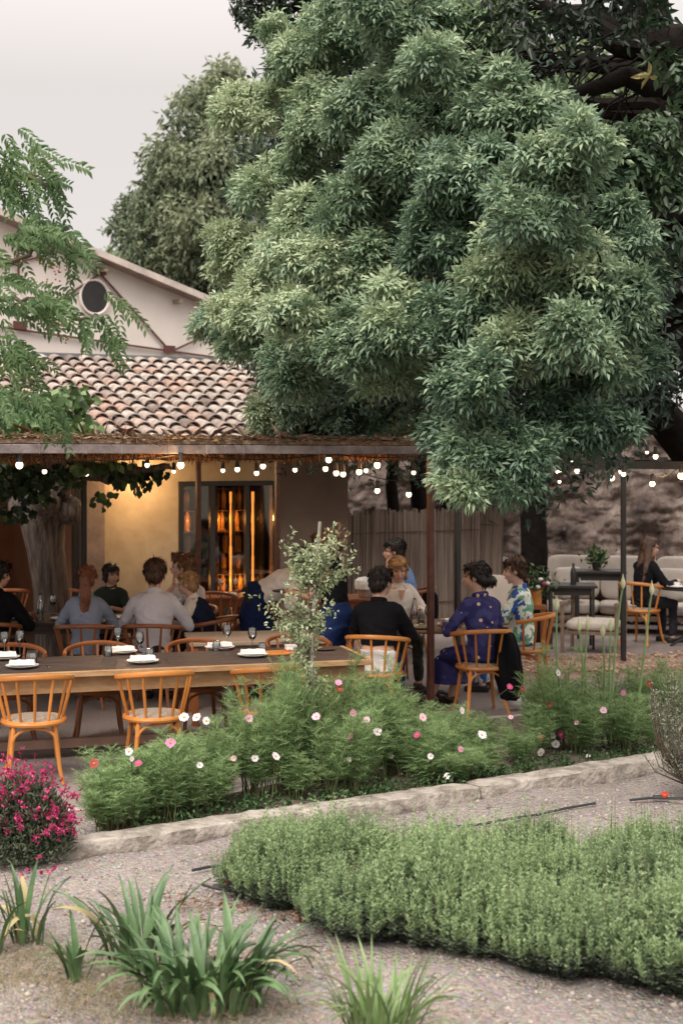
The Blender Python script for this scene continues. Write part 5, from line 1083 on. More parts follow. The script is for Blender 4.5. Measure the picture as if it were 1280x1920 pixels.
table('round_table', 'round wooden table with plates and glasses between the suited man and the two women', A(806, 14.05), 1.05, 1.05, 0, mat('brown_top', (.18, .11, .07), .4, .3, 4, col2=(.26, .17, .12)), round_=True, mleg=m_black)
table('bistro_table', 'small table with an ice bucket behind the standing waitress', A(690, 16.9), .8, .7, R(10), m_wood_dim)
table('cafe_table', 'small black cafe table at the far right edge with a white cup', A(1290, 18.2), .8, .8, 0, m_black, round_=True)
table('tray_table', 'black tall tray table in front of the cream sofa, nearer and left', A(1070, 18.0), .62, .5, R(-5), m_black, h=.80, leg=.03)
table('tray_table', 'black tall tray table in front of the cream sofa, with the small plant on it', A(1122, 19.0), .68, .5, R(-5), m_black, h=.90, leg=.03)
# ---- things on those tables
T2 = .752
def on2(px, Y, z=T2): v = A(px, Y); v.z = z; return v
for px, Y, d in [(36, 14.5, 'by the dark sleeve at the left edge of the family table'), (118, 14.45, 'left of the ponytail woman on the family table'), (225, 14.55, 'between the ponytail woman and the white-shirted man'), (335, 14.6, 'in front of the blond boy')]:
    p_ = on2(px, Y); ware('plate', 'white plate ' + d, p_); 
for px, Y, d in [(40, 14.55, 'crumpled white napkin beside the bottle on the family table'), (338, 14.5, 'white napkin in front of the blond boy')]: napkin(on2(px, Y, T2 + .022), RS.rand(), d)
def bottle(name, label, cat, p, prof, m, fill=None, cap=None):
    t = thing(name, label, cat, p); mb = MB(); mb.lathe(prof, p, 16); mb.build('bottle_body', m, t, True)
    if fill: mb = MB(); mb.lathe(fill[0], p, 14, True); mb.build('contents', fill[1], t, True)
    if cap: mb = MB(); mb.lathe(cap, p, 10, True); mb.build('stopper', m_steel, t, True)
WP = [(.001, .002), (.036, .002), (.038, .01), (.038, .15), (.03, .19), (.016, .22), (.015, .265), (.001, .266)]
bottle('water_bottle', 'clear tall water bottle standing on the family table beside the grey trunk', 'bottle', on2(76, 14.35), WP, m_tumb, ([(.034, .01), (.034, .12)], glassmat('water', (.8, .88, .9), .05, .7)), [(.017, .265), (.017, .285)])
bottle('water_carafe', 'clear carafe of water on the round table in front of the blonde woman', 'carafe', on2(777, 13.9), WP, m_tumb, None, [(.012, .265), (.012, .275)])
bottle('juice_glass', 'short glass of pale yellow drink beside the carafe on the round table', 'glass', on2(790, 13.75), [(.028, .001), (.034, .1), (.032, .1), (.026, .004)], m_tumb, ([(.026, .006), (.0305, .085)], mat('lemon_drink', (.55, .42, .10), .3, .1)))
jar = thing('terracotta_jar', 'small brown jar on the family table left of the bottle', 'jar', on2(62, 14.5)); mb = MB(); mb.lathe([(.001, .002), (.035, .002), (.042, .03), (.038, .07), (.03, .075), (.028, .07), (.001, .06)], on2(62, 14.5), 16); mb.build('jar_body', mat('terracotta', (.30, .15, .10), .8, .2), jar, True)
m_food = mat('food_scraps', (.40, .20, .08), .8, .5, 30, .8, 60, col2=(.20, .28, .08))
for px, Y, d in [(788, 13.72, 'with bread on the near left of the round table'), (842, 13.95, 'on the right side of the round table'), (850, 14.3, 'with green salad at the back of the round table')]:
    p_ = on2(px, Y); ware('plate', 'white plate ' + d, p_, 0); mb = MB()
    for k in range(7): mb.ell(p_ + Vector((RS.normal(0, .035), RS.normal(0, .03), .018)), (.022, .018, .012), Euler((RS.rand(), RS.rand(), RS.rand() * 3)).to_matrix(), 8, 5)
    tag(mb.build('food', m_food), 'food on the plate ' + d, 'food', kind='stuff')
for px, Y, d in [(803, 13.85, 'big clear wine glass by the yellow drink on the round table'), (868, 14.2, 'clear wine glass in front of the woman in the navy dress'), (413, 17.0, 'wine glass at left on the back table by the wine cabinet'), (441, 17.1, 'wine glass at right on the back table by the wine cabinet'), (340, 14.75, 'wine glass before the teenager on the family table'), (100, 14.9, 'wine glass behind the ponytail woman on the family table'), (250, 14.7, 'wine glass between the child and the white-shirted man')]:
    ware('wine_glass', d, on2(px, Y), 0)
napkin(on2(428, 16.95), .3, 'white napkin on the back table between the two wine glasses')
bk = thing('ice_bucket', 'steel ice bucket draped with a white cloth behind the standing waitress', 'bucket', on2(684, 16.8)); p_ = on2(684, 16.8); mb = MB(); mb.lathe([(.001, .002), (.075, .002), (.10, .19), (.104, .19), (.095, .17), (.072, .01)], p_, 20); mb.build('bucket_body', mat('brushed_steel', (.5, .5, .5), .3, .1, metal=.9), bk, True)
mb = MB(); mb.loft([(p_ + Z * z_, rx, ry, Matrix.Identity(3)) for z_, rx, ry in ((.10, .115, .12), (.15, .125, .12), (.2, .12, .115), (.23, .08, .085), (.24, .02, .02))], 18); mb.build('cloth', m_linen, bk, True)
bottle('slim_bottle', 'slim clear bottle on the table behind the blonde woman', 'bottle', on2(706, 16.7), WP, m_tumb)
ware('plate', 'white cup plate on the black cafe table at the right edge', on2(1268, 18.0)); 
mug = thing('white_cup', 'small white cup on the black cafe table at the right edge', 'cup', on2(1268, 18.0, .768)); mb = MB(); p_ = on2(1268, 18.0, .768); mb.lathe([(.001, .0), (.03, .0), (.04, .05), (.038, .055), (.03, .01), (.001, .008)], p_, 16); mb.build('cup_body', m_white, mug, True); mb = MB(); mb.tube([p_ + Vector((.038, 0, .04)), p_ + Vector((.06, 0, .035)), p_ + Vector((.055, 0, .015)), p_ + Vector((.034, 0, .012))], .004, 6); mb.build('handle', m_white, mug, True)
# ---- lounge corner
m_cush = mat('cream_cushion', (.46, .41, .36), .9, .08, 3, .4, 12, col2=(.56, .50, .45)); m_frame = mat('grey_teak', (.16, .11, .08), .7, .3, 6, col2=(.26, .19, .14))
sf = thing('outdoor_sofa', 'long cream-cushioned outdoor sofa in front of the rubble wall', 'sofa', A(1175, 19.6), R(-12)); mb = MB()
def cushion(name, c, size, parent, M_=None, m=None):
    b = MB(); x, y, z = size; M_ = M_ or Matrix.Identity(3); vs = []; nu, nv = 22, 12
    for j in range(nv + 1):
        ph = math.pi * j / nv - math.pi / 2
        for i in range(nu):
            th = 2 * math.pi * i / nu; f = lambda v, e: (abs(v) ** e) * (1 if v > 0 else -1); cx = f(math.cos(th), .35) * f(max(math.cos(ph), 1e-6), .35); cy = f(math.sin(th), .35) * f(max(math.cos(ph), 1e-6), .35); cz = f(math.sin(ph), .5)
            vs.append(Vector(c) + M_ @ Vector((cx * x / 2, cy * y / 2, cz * z / 2)))
    fs = [(j*nu+i, j*nu+(i+1) % nu, (j+1)*nu+(i+1) % nu, (j+1)*nu+i) for j in range(nv) for i in range(nu)]; b.add(vs, fs); return b.build(name, m or m_cush, parent, ang=180)
mb.box((0, 0, .22), (2.3, .8, .06)); mb.box((0, .38, .5), (2.3, .04, .5)); mb.build('sofa_frame', m_frame, sf, bevel=.005)
for s_ in (-1, 1):
    mb = MB(); mb.box((s_ * 1.17, 0, .6), (.06, .8, .05)); mb.box((s_ * 1.17, -.36, .3), (.05, .05, .6)); mb.box((s_ * 1.17, .36, .3), (.05, .05, .6)); mb.build('armrest', m_frame, sf, bevel=.005)
for k in range(3): cushion('seat_cushion', ((k - 1) * .75, -.02, .34), (.76, .74, .17), sf); cushion('back_cushion', ((k - 1) * .75, .27, .72), (.76, .20, .62), sf, Matrix.Rotation(R(-12), 3, 'X'))
def pillow(px, Y, z, rz, label, sz=(.5, .14, .45), m=None):
    t = A(px, Y); t.z = z; o = cushion('throw_pillow', (0, 0, 0), sz, None, Euler((R(-20), 0, rz)).to_matrix(), m); o.location = t; tag(o, label, 'pillow')
pillow(1067, 19.45, .68, .5, 'pale cream pillow leaning at the left end of the sofa'); pillow(1255, 18.95, .70, -.4, 'cream pillow behind the far seated woman at the right of the sofa')
lc = thing('lounge_armchair', 'wooden-framed lounge armchair with cream seat cushion facing the sofa', 'armchair', A(1112, 17.6), R(160)); 
for sx in (-1, 1):
    mb = MB(); mb.tube([(sx * .33, .3, 0), (sx * .33, .32, .62)], .024, 8); mb.tube([(sx * .33, -.32, 0), (sx * .33, -.38, .66)], .024, 8); mb.tube([(sx * .33, .36, .62), (sx * .33, -.38, .60)], .026, 8); mb.build('side_frame', m_frame if sx > 0 else m_frame, lc)
mb = MB(); mb.box((0, 0, .26), (.64, .6, .04)); mb.build('seat_base', m_frame, lc); cushion('seat_cushion', (0, 0, .34), (.62, .6, .13), lc)
m_taupe = mat('taupe_cushion', (.34, .29, .26), .9, .08, 3, .4, 12)
l2 = thing('lounge_chair', 'low lounge chair with pale cushion behind the woman in the navy dress', 'armchair', A(922, 18.4), R(-25)); mb = MB(); mb.box((0, 0, .25), (.66, .66, .05))
for sx in (-1, 1):
    for sy in (-1, 1): mb.box((sx * .3, sy * .3, .12), (.05, .05, .24))
mb.build('chair_frame', m_frame, l2); cushion('seat_cushion', (0, 0, .35), (.64, .64, .16), l2); cushion('back_cushion', (0, .27, .62), (.66, .18, .48), l2, Matrix.Rotation(R(-14), 3, 'X'), m_taupe)
vt = thing('plant_stand', 'wooden stool stand with pot of flowers behind the older woman', 'stand', A(1003, 16.6)); b = A(1003, 16.6); mb = MB(); mb.box(b + Z * .66, (.24, .24, .04)); 
for sx in (-1, 1):
    for sy in (-1, 1): mb.box(b + Vector((sx * .09, sy * .09, .32)), (.035, .035, .64))
mb.build('stand_frame', m_wood_dim, vt, True)
vs_ = thing('flower_pot', 'wooden pot of white and red flowers on the stand behind the older woman', 'flowers', b + Z * .68); mb = MB(); mb.lathe([(.001, .682), (.07, .682), (.09, .86), (.08, .86), (.06, .70)], b, 16); mb.build('pot', m_wood, vs_, True)
ls = Leafset(); n = 260; p = np.array(b) + [0, 0, .95] + RS.normal(0, 1, (n, 3)) * [.10, .09, .07]; ls.put(p, RS.normal(0, 1, (n, 3)), RS.normal(0, 1, (n, 3)), .07, .035, 'lance'); ls.build('leaves', m_mid, vs_, True)
for k in range(9):
    mb = MB(); q = b + Vector((RS.normal(-.02, .09), -.06 + RS.normal(0, .05), .98 + RS.normal(0, .06))); mb.ell(q, (.03, .03, .024), None, 9, 6); mb.build('blossom', m_pc[['w', 'r', 'm', 'w', 'l'][k % 5]], vs_, True)
pp = thing('potted_plant', 'small leafy plant on the black tray table in front of the sofa', 'plant', on2(1118, 19.0, .902)); b = on2(1118, 19.0, .902); mb = MB(); mb.lathe([(.001, 0), (.05, 0), (.065, .09), (.055, .09), (.04, .01)], b, 14); mb.build('pot', m_black, pp, True)
ls = Leafset(); n = 240; p = np.array(b) + [0, 0, .17] + RS.normal(0, 1, (n, 3)) * [.07, .07, .06]; ls.put(p, RS.normal(0, 1, (n, 3)) + [0, 0, .5], RS.normal(0, 1, (n, 3)), .07, .03, 'lance'); ls.build('leaves', m_mid, pp, True)
bottle('black_bottle', 'slim black bottle on the nearer black tray table', 'bottle', on2(1074, 17.95, .802), WP, m_black)
# ================================================================= people
def remesh(mb, name, m, parent, vox=.011, smooth=4, keep=None):
    o = mb.build(name, m, None, ang=180); md = o.modifiers.new('r', 'REMESH'); md.mode = 'VOXEL'; md.voxel_size = vox; md.use_smooth_shade = True
    s = o.modifiers.new('s', 'SMOOTH'); s.iterations = smooth; s.factor = .5
    dg = bpy.context.evaluated_depsgraph_get(); me = bpy.data.meshes.new_from_object(o.evaluated_get(dg)); bpy.data.objects.remove(o)
    me.name = name; me.materials.clear(); me.materials.append(m)
    if name in ('shirt', 'trousers', 'skirt', 'jacket', 'apron', 'vest', 'shirt_tail'):
        amp = .010 if name != 'jacket' else .007; off = RS.rand() * 9
        nvx = len(me.vertices); c_ = np.empty(nvx * 3); me.vertices.foreach_get('co', c_); c_ = c_.reshape(-1, 3); n_ = np.empty(nvx * 3); me.vertices.foreach_get('normal', n_); n_ = n_.reshape(-1, 3); X_, Y_, Z_ = c_.T
        w1 = np.sin(X_ * 17 + off + 2.2 * np.sin(Z_ * 11 + off)) * np.cos(Y_ * 15 - off + 1.7 * np.sin(X_ * 9)); w2 = 1 - np.abs(np.sin(X_ * 19 + Z_ * 16 + 2.5 * np.sin(Y_ * 14 + off) + 1.5 * np.sin(Z_ * 23))) * 1.6
        c_ = c_ + n_ * ((w1 + .75 * w2) * amp * .62)[:, None]; me.vertices.foreach_set('co', c_.ravel()); me.update()
    o = bpy.data.objects.new(name, me); COL.objects.link(o); adopt(o, parent); return o
def skinmat(name, c): 
    m = mat(name, c, .5, .06, 8, .05, 60); b = m.node_tree.nodes['Principled BSDF']; b.inputs['Subsurface Weight'].default_value = .1; b.inputs['Subsurface Radius'].default_value = (.02, .008, .004); b.inputs['Subsurface Scale'].default_value = .5; return m
SK = skinmat('fair_skin', (.58, .34, .25)); SK2 = skinmat('tanned_skin', (.40, .21, .14)); SKP = skinmat('pale_skin', (.66, .43, .35))
def hairmat(name, c): return mat(name, c, .45, .4, 30, .8, 60, stretch=(1, 1, .15), col2=tuple(x * 1.7 for x in c))
H_BR = hairmat('brown_hair', (.06, .03, .018)); H_DK = hairmat('dark_hair', (.014, .009, .008)); H_BL = hairmat('blond_hair', (.36, .22, .11)); H_AU = hairmat('auburn_hair', (.14, .05, .022)); H_LB = hairmat('light_brown_hair', (.17, .085, .04))
def clothmat(name, c, **k): return mat(name, c, .85, k.pop('var', .1), k.pop('scale', 4), k.pop('bump', .5), k.pop('bscale', 9), spec=.15, **k)
C_GB = clothmat('grey_blue_shirt', (.24, .28, .37)); C_WS = clothmat('pale_lilac_shirt', (.60, .60, .66)); C_W = clothmat('white_cotton', (.80, .78, .76)); C_NV = clothmat('navy_cloth', (.009, .020, .075)); C_BK = clothmat('black_cloth', (.006, .006, .008)); C_SB = clothmat('sky_blue_shirt', (.16, .28, .52)); C_JN = clothmat('light_jeans', (.22, .36, .48)); C_DK = clothmat('dark_patterned', (.02, .022, .02), col2=(.07, .075, .06), scale=14)
C_TR = clothmat('dark_trousers', (.03, .03, .04)); C_CR = clothmat('cream_jacket', (.72, .68, .64)); C_DG = clothmat('dark_green_top', (.03, .04, .035)); m_lip = mat('lips', (.42, .12, .10), .5, .05); m_eye = mat('eye', (.03, .02, .018), .2, .05)
def patternmat(name, base, spots, sc_=9, thr=.2):
    m, t, b = newmat(name); b.inputs['Roughness'].default_value = .8; tcn = N('ShaderNodeTexCoord', t); last = None; prev = (*base, 1)
    for i, (c, s_, th) in enumerate(spots):
        v = N('ShaderNodeTexVoronoi' if th < 0 else 'ShaderNodeTexNoise', t); v.inputs['Scale'].default_value = s_
        mp = N('ShaderNodeMapping', t); mp.inputs['Location'].default_value = (i * 3.3, i, 0); t.links.new(tcn.outputs['Object'], mp.inputs[0]); t.links.new(mp.outputs[0], v.inputs['Vector'])
        cp = N('ShaderNodeMath', t, operation='LESS_THAN' if th < 0 else 'GREATER_THAN'); cp.inputs[1].default_value = abs(th); t.links.new(v.outputs['Distance'] if th < 0 else v.outputs[0], cp.inputs[0])
        if th < 0: v.inputs['Randomness'].default_value = .75
        mx = N('ShaderNodeMix', t, data_type='RGBA'); t.links.new(cp.outputs[0], mx.inputs['Factor']); mx.inputs['B'].default_value = (*c, 1)
        if last: t.links.new(last, mx.inputs['A'])
        else: mx.inputs['A'].default_value = prev
        last = mx.outputs['Result']
    t.links.new(last, b.inputs['Base Color']); return m
C_DRESS = patternmat('navy_dress_print', (.018, .016, .11), [((.04, .04, .16), 7, .56), ((.75, .52, .36), 9.5, -.16)])
C_BLOUSE = patternmat('green_blue_print', (.74, .78, .74), [((.16, .42, .26), 11, .53), ((.03, .09, .36), 9, .56)])
def ik(a, b, l1, l2, pole):
    a = Vector(a); b = Vector(b); d = b - a; D = min(d.length, (l1 + l2) * .995); d.normalize(); x = (l1 * l1 - l2 * l2 + D * D) / (2 * D); h = math.sqrt(max(l1 * l1 - x * x, 0)); p = Vector(pole); p = (p - d * p.dot(d)).normalized()
    return a + d * x + p * h, a + d * D
def hand(mb, wr, dirv, palm, side, curl=.5, k=1.0):
    f = Vector(dirv).normalized(); n = Vector(palm); n = (n - f * n.dot(f)).normalized(); s = f.cross(n) * side
    for q in (-.5, -.17, .17, .5): mb.cap(wr + s * q * .035 * k, wr + f * .085 * k + s * q * .062 * k, .015 * k, .0125 * k, 8)
    for i, ln in enumerate((.072, .08, .074, .058)):
        o_ = (-1.5 + i) * .0195 * k; p = wr + f * .088 * k + s * -o_; a1 = curl * .9 + .08 * i; d1 = f * math.cos(a1) + n * math.sin(a1) - s * o_ * 4; p2 = p + d1.normalized() * ln * .52 * k; a2 = a1 + curl * 1.1; d2 = f * math.cos(a2) + n * math.sin(a2); p3 = p2 + d2 * ln * .5 * k
        mb.cap(p, p2, .0098 * k, .0090 * k, 8); mb.cap(p2, p3, .0090 * k, .0078 * k, 8)
    p = wr + f * .025 * k + s * .028 * k; p2 = p + (f * .6 + s * .8 + n * .3).normalized() * .04 * k; p3 = p2 + (f * .9 + n * (.2 + curl * .5) + s * .2).normalized() * .032 * k; mb.cap(p, p2, .0135 * k, .011 * k, 8); mb.cap(p2, p3, .011 * k, .0085 * k, 8)
def person(label, x, y, rz, k=1.0, seated=True, seat=.475, lean=8, side=0, turn=0, head=(0, 0, 0), hands=None, skin=None, top=None, sleeve='long', bottom=None, hair=('short', None), fem=False, legs=None, skirt=False, shoes=None, extra=None, hip=None, stand_spread=.1, curl=.55, hem=-.10):
    skin = skin or SK; t = thing('person', label, 'person', (x, y, .006), rz); top = top or C_W; bottom = bottom or C_TR; shoes = shoes or m_black
    w_ = .9 if fem else 1.0; hz = hip if hip else (seat + .105 if seated else .94 * k); pv = Vector((0, 0, hz)); S = lambda v: Vector(v) * k; SH = lambda v: Vector(v) * k * 1.11
    T = Euler((R(-lean), R(side), 0)).to_matrix(); Tt = T @ Matrix.Rotation(R(turn), 3, 'Z')
    def tp(x_, y_, h): f = min(1, max(0, h / .45)); M_ = T if f < .4 else Tt; bend = Vector((0, 0, 0)); return pv + M_ @ (Vector((x_, y_, h)) * k)
    hk = k * 1.11; hd = Tt @ Euler((R(head[1]), R(head[2]), R(head[0]))).to_matrix(); hd = Euler((R(-lean * .35), R(side * .4), R(turn))).to_matrix() @ Euler((R(head[1]), R(head[2]), R(head[0]))).to_matrix()
    nb = tp(0, -.01, .50); neck = tp(0, .0, .56); hc = neck + hd @ S((0, .022, .102))
    body = MB(); sec = [(-.09, .155, .115), (0, .168, .125), (.10, .142 * (0.95 if fem else 1), .108), (.20, .150, .112), (.31, .168, .122), (.40, .172, .108), (.445, .158, .092), (.475, .105, .075), (.50, .066, .064)]
    def tors(mb, g=0.0, h0=-.2, h1=.9, n=20): mb.loft([(tp(0, 0, h), (rx * w_ + g) * k, (ry + g) * k, Tt if h > .2 else T) for h, rx, ry in sec if h0 <= h <= h1], n)
    tors(body); body.cap(tp(0, 0, .47), hc - hd @ S((0, .015, .06)), .059 * k, .056 * k, 12); body.cap(tp(-.125 * w_, -.005, .425), tp(.125 * w_, -.005, .425), .052 * k, .052 * k)
    # head
    body.ell(hc + hd @ SH((0, -.012, .03)), (.076 * hk, .094 * hk, .088 * hk), hd); body.ell(hc + hd @ SH((0, .028, -.03)), (.060 * hk, .066 * hk, .078 * hk), hd); body.ell(hc + hd @ SH((0, .060, -.082)), (.028 * hk, .024 * hk, .022 * hk), hd, 10, 7)
    body.cap(hc + hd @ SH((0, .088, .012)), hc + hd @ SH((0, .112, -.026)), .009 * hk, .0135 * hk, 8); body.ell(hc + hd @ SH((0, .094, -.057)), (.022 * hk, .010 * hk, .010 * hk), hd, 8, 6)
    for sx in (-1, 1): body.ell(hc + hd @ SH((sx * .078, -.005, -.005)), (.010 * hk, .019 * hk, .031 * hk), hd, 8, 6); body.ell(hc + hd @ SH((sx * .042, .062, -.028)), (.022 * hk, .022 * hk, .025 * hk), hd, 8, 6); body.ell(hc + hd @ SH((sx * .032, .082, .026)), (.024 * hk, .010 * hk, .008 * hk), hd, 8, 5)
    # legs
    hips = [pv + S((sx * .09, .0, -.02)) for sx in (-1, 1)]; J = []
    for i, sx in enumerate((-1, 1)):
        if legs: kn, an = (Vector(legs[i][0]), Vector(legs[i][1]))
        elif seated: kn = Vector((sx * .10 * k, .42 * k, seat + .03)); an = Vector((sx * .11 * k, .40 * k, .085 * k))
        else: kn = Vector((sx * stand_spread, .03, .50 * k)); an = Vector((sx * (stand_spread + .01), -.01 + .05 * i, .085 * k))
        J.append((hips[i], kn, an)); 
        for mb_ in (body,): mb_.cap(hips[i], kn, .078 * k, .054 * k); mb_.cap(kn, an, .052 * k, .034 * k); tv = (Vector((kn.x, kn.y + (.0 if seated else 0), 0)) - Vector((hips[i].x, hips[i].y, 0))); tv = tv.normalized() if seated and tv.length > .05 else Vector((sx * .15, 1, 0)).normalized(); body.cap(an + Vector((0, 0, -.045 * k)) - tv * .04 * k, an + tv * .15 * k + Vector((0, 0, -.058 * k)), .034 * k, .024 * k)
    # arms
    sh = [tp(sx * .165 * w_, -.005, .405) for sx in (-1, 1)]; hands = hands or (None, None); AR = []
    for i, sx in enumerate((-1, 1)):
        chin = hands[i] == 'chin'
        if chin: cw = hc + hd @ S((sx * .035, .085, -.20)); hands_i = (cw.x, cw.y, cw.z, (sx * .35, .5, -1), tuple(hd @ Vector((-sx * .15, .05, 1))), tuple(hd @ Vector((0, -1, .1))))
        hsp = (hands_i if chin else hands[i]) or ((sx * .12, .36, hz + .19) if seated else (sx * .26, .08, hz - .02)); pole = Vector((sx * .7, -.3, -.8)); pdir = None
        if len(hsp) > 3: pole = Vector(hsp[3])
        el, wr = ik(sh[i], Vector(hsp[:3]), .285 * k, .255 * k, pole); AR.append((sh[i], el, wr)); fd = (wr - el).normalized(); fdir = Vector(hsp[4]) if len(hsp) > 4 else fd; pal = Vector(hsp[5]) if len(hsp) > 5 else Vector((-sx * .3, 0, -1))
        body.cap(sh[i], el, .050 * k * (.88 if fem else 1), .040 * k * (.88 if fem else 1)); body.cap(el, wr, .038 * k * (.9 if fem else 1), .026 * k); hand(body, wr, fdir, pal, -sx, curl, k * (.93 if fem else 1))
    bo = remesh(body, 'body', skin, t, .0095 * (k ** .5), 3)
    for sx in (-1, 1):
        e = MB(); e.ell(hc + hd @ SH((sx * .031, .0845, .008)), (.0135 * k, .007 * k, .0065 * k), hd, 8, 6); e.build('eye', m_eye, t)
        e = MB(); e.tube([hc + hd @ SH((sx * .014, .094, .029)), hc + hd @ SH((sx * .032, .094, .034)), hc + hd @ SH((sx * .05, .08, .028))], .0045 * k, 5); e.build('eyebrow', hair[1] or H_BR, t)
    e = MB(); e.ell(hc + hd @ SH((0, .1015, -.056)), (.022 * k, .005 * k, .0065 * k), hd, 8, 5); e.build('lips', m_lip, t)
    # clothing
    if top:
        c = MB(); tors(c, .017, hem - .01, .475 if sleeve != 'jacket' else .47); g = .016 if sleeve != 'jacket' else .022
        c.cap(tp(-.125 * w_, -.005, .425), tp(.125 * w_, -.005, .425), (.052 + g) * k, (.052 + g) * k); c.loft([(tp(0, 0, .44), .14 * k * w_, .095 * k, Tt), (tp(0, -.004, .48), .088 * k, .082 * k, Tt), (tp(0, -.006, .505), .068 * k, .070 * k, Tt)], 16)
        if not seated and hem < -.12: c.loft([(tp(0, 0, -.02), (.185 * w_) * k, .14 * k, T), (pv + S((0, 0, hem)), .19 * w_ * k, .145 * k, Matrix.Identity(3))], 18)
        for i in (0, 1):
            a, e_, w2 = AR[i]; sl_ = .62 if sleeve == 'short' else 1
            if sleeve == 'none': continue
            c.cap(a, a.lerp(e_, sl_), (.052 + g) * k * w_, (.042 + g) * k * w_)
            if sl_ == 1:
                fe = {'long': .93, 'rolled': .25, 'jacket': .93}[sleeve]; c.cap(e_, e_.lerp(w2, fe), (.040 + g) * k * w_, (.028 + g * .8) * k * w_)
        remesh(c, 'jacket' if sleeve == 'jacket' else 'shirt', top, t, .012, 3)
        # collar
        c = MB(); ring = [neck + Tt @ S((.066 * math.cos(a), -.008 + .068 * math.sin(a), -.058 - .014 * math.sin(a))) for a in np.linspace(0, 2 * math.pi, 19)[:-1]]
        c.tube(ring, .012 * k, 6, True, flat=1.8); c.build('collar', top, t)
    b = MB(); b.loft([(tp(0, 0, h), (rx * w_ + .012) * k, (ry + .012) * k, T) for h, rx, ry in sec if h < .08], 18)
    for i in (0, 1):
        h_, kn, an = J[i]; b.cap(h_, kn, (.090 if seated else .084) * k, .064 * k)
        if not skirt: b.cap(kn, an + (kn - an) * .08, .064 * k, .052 * k)
    if skirt:
        kc = (J[0][1] + J[1][1]) / 2; b.loft([(pv, .18 * k, .13 * k, Matrix.Identity(3)), (pv.lerp(kc, .5) + Vector((0, 0, -.02)), .20 * k, .13 * k, Euler((R(-50), 0, 0)).to_matrix()), (kc + Vector((0, .05, -.03)), .20 * k, .14 * k, Euler((R(-30), 0, 0)).to_matrix()), (kc + Vector((0, .03, -.28)), .24 * k, .17 * k, Matrix.Identity(3))], 20)
    remesh(b, 'skirt' if skirt else 'trousers', bottom, t, .013, 3)
    for i in (0, 1):
        h_, kn, an = J[i]; tv = Vector((kn.x - h_.x, kn.y - h_.y, 0)); tv = tv.normalized() if seated and tv.length > .05 else Vector(((-1, 1)[i] * .15, 1, 0)).normalized(); s_ = MB(); a0 = Vector((an.x, an.y, an.z - .046 * k)) - tv * .045 * k
        s_.cap(a0, an + tv * .16 * k + Vector((0, 0, -.054 * k)), .040 * k, .030 * k); s_.box(a0 + tv * .10 * k - Vector((0, 0, .032 * k)), (.07 * k, .26 * k, .014 * k), math.atan2(-tv.x, tv.y)); remesh(s_, 'shoe', shoes, t, .011, 2)
    # hair
    st, hm = hair; hm = hm or H_BR; h = MB(); 
    h.ell(hc + hd @ SH((0, -.028, .046)), (.086 * hk, .094 * hk, .086 * hk), hd); h.ell(hc + hd @ SH((0, -.052, -.004)), (.080 * hk, .062 * hk, .080 * hk), hd); h.ell(hc + hd @ SH((0, .032, .082)), (.066 * hk, .058 * hk, .040 * hk), hd)
    for sx in (-1, 1): h.ell(hc + hd @ SH((sx * .068, -.006, .030)), (.019 * hk, .042 * hk, .045 * hk), hd, 8, 6)
    if st == 'quiff': h.ell(hc + hd @ SH((.01, .055, .105)), (.055 * hk, .05 * hk, .035 * hk), hd)
    if st == 'pony':
        c0 = hc + hd @ SH((0, -.115, .05)); h.ell(c0, (.035 * hk, .035 * hk, .035 * hk), hd); pts = [c0, c0 + Vector((0, -.045, -.05)) * hk, c0 + Vector((.01, -.05, -.18)) * hk, c0 + Vector((.0, -.04, -.33)) * hk, c0 + Vector((-.015, -.03, -.42)) * hk]; rr = [.03, .042, .052, .045, .018]
        for q in range(4): h.cap(pts[q], pts[q + 1], rr[q] * hk, rr[q + 1] * hk)
    if st == 'bob':
        for sx in (-1, 1): h.cap(hc + hd @ SH((sx * .070, .0, .04)), hc + hd @ SH((sx * .076, .012, -.07)), .026 * hk, .020 * hk)
        h.ell(hc + hd @ SH((0, -.06, -.045)), (.082 * hk, .05 * hk, .07 * hk), hd); h.ell(hc + hd @ SH((.02, .070, .070)), (.062 * hk, .030 * hk, .028 * hk), hd)
    if st == 'bun': h.ell(hc + hd @ SH((0, -.125, -.03)), (.046 * hk, .042 * hk, .042 * hk), hd); h.ell(hc + hd @ SH((0, -.07, -.02)), (.074 * hk, .05 * hk, .06 * hk), hd)
    if st == 'long':
        for sx in (-1, 0, 1): h.cap(hc + hd @ SH((sx * .055, -.045, .02)), hc + hd @ SH((sx * .085, -.085 + .03 * abs(sx), -.24)), .045 * hk, .05 * hk); h.cap(hc + hd @ SH((sx * .085, -.085 + .03 * abs(sx), -.24)), hc + hd @ SH((sx * .09, -.09, -.42)), .05 * hk, .025 * hk)
    if st == 'crop': h.ell(hc + hd @ SH((0, -.03, .06)), (.090 * hk, .095 * hk, .085 * hk), hd); h.ell(hc + hd @ SH((0, .05, .085)), (.065 * hk, .04 * hk, .035 * hk), hd)
    ho = remesh(h, 'hair', hm, t, .009, 2)
    me = ho.data; co_ = np.empty(len(me.vertices) * 3); me.vertices.foreach_get('co', co_); co_ = co_.reshape(-1, 3); rel = (co_ - np.array(hc)) @ np.array(hd)
    nz_ = np.sin(rel[:, 0] * 260 + np.sin(rel[:, 2] * 30) * 2) * .0022 * k + np.sin(rel[:, 0] * 90 + rel[:, 1] * 70) * .002 * k; dirn = nrm(co_ - np.array(hc)); co_ = co_ + dirn * nz_[:, None]; me.vertices.foreach_set('co', co_.ravel()); me.update()
    nv = len(co_); ii = RS.randint(0, nv, 900); q = co_[ii]; dn = dirn[ii]; dw = np.array([0, 0, -1.]) + np.array(hd @ Vector((0, -.6, 0))) * .6; tg = nrm(dw - dn * (dn @ dw)[:, None] + RS.normal(0, .25, (900, 3)) + dn * .06)
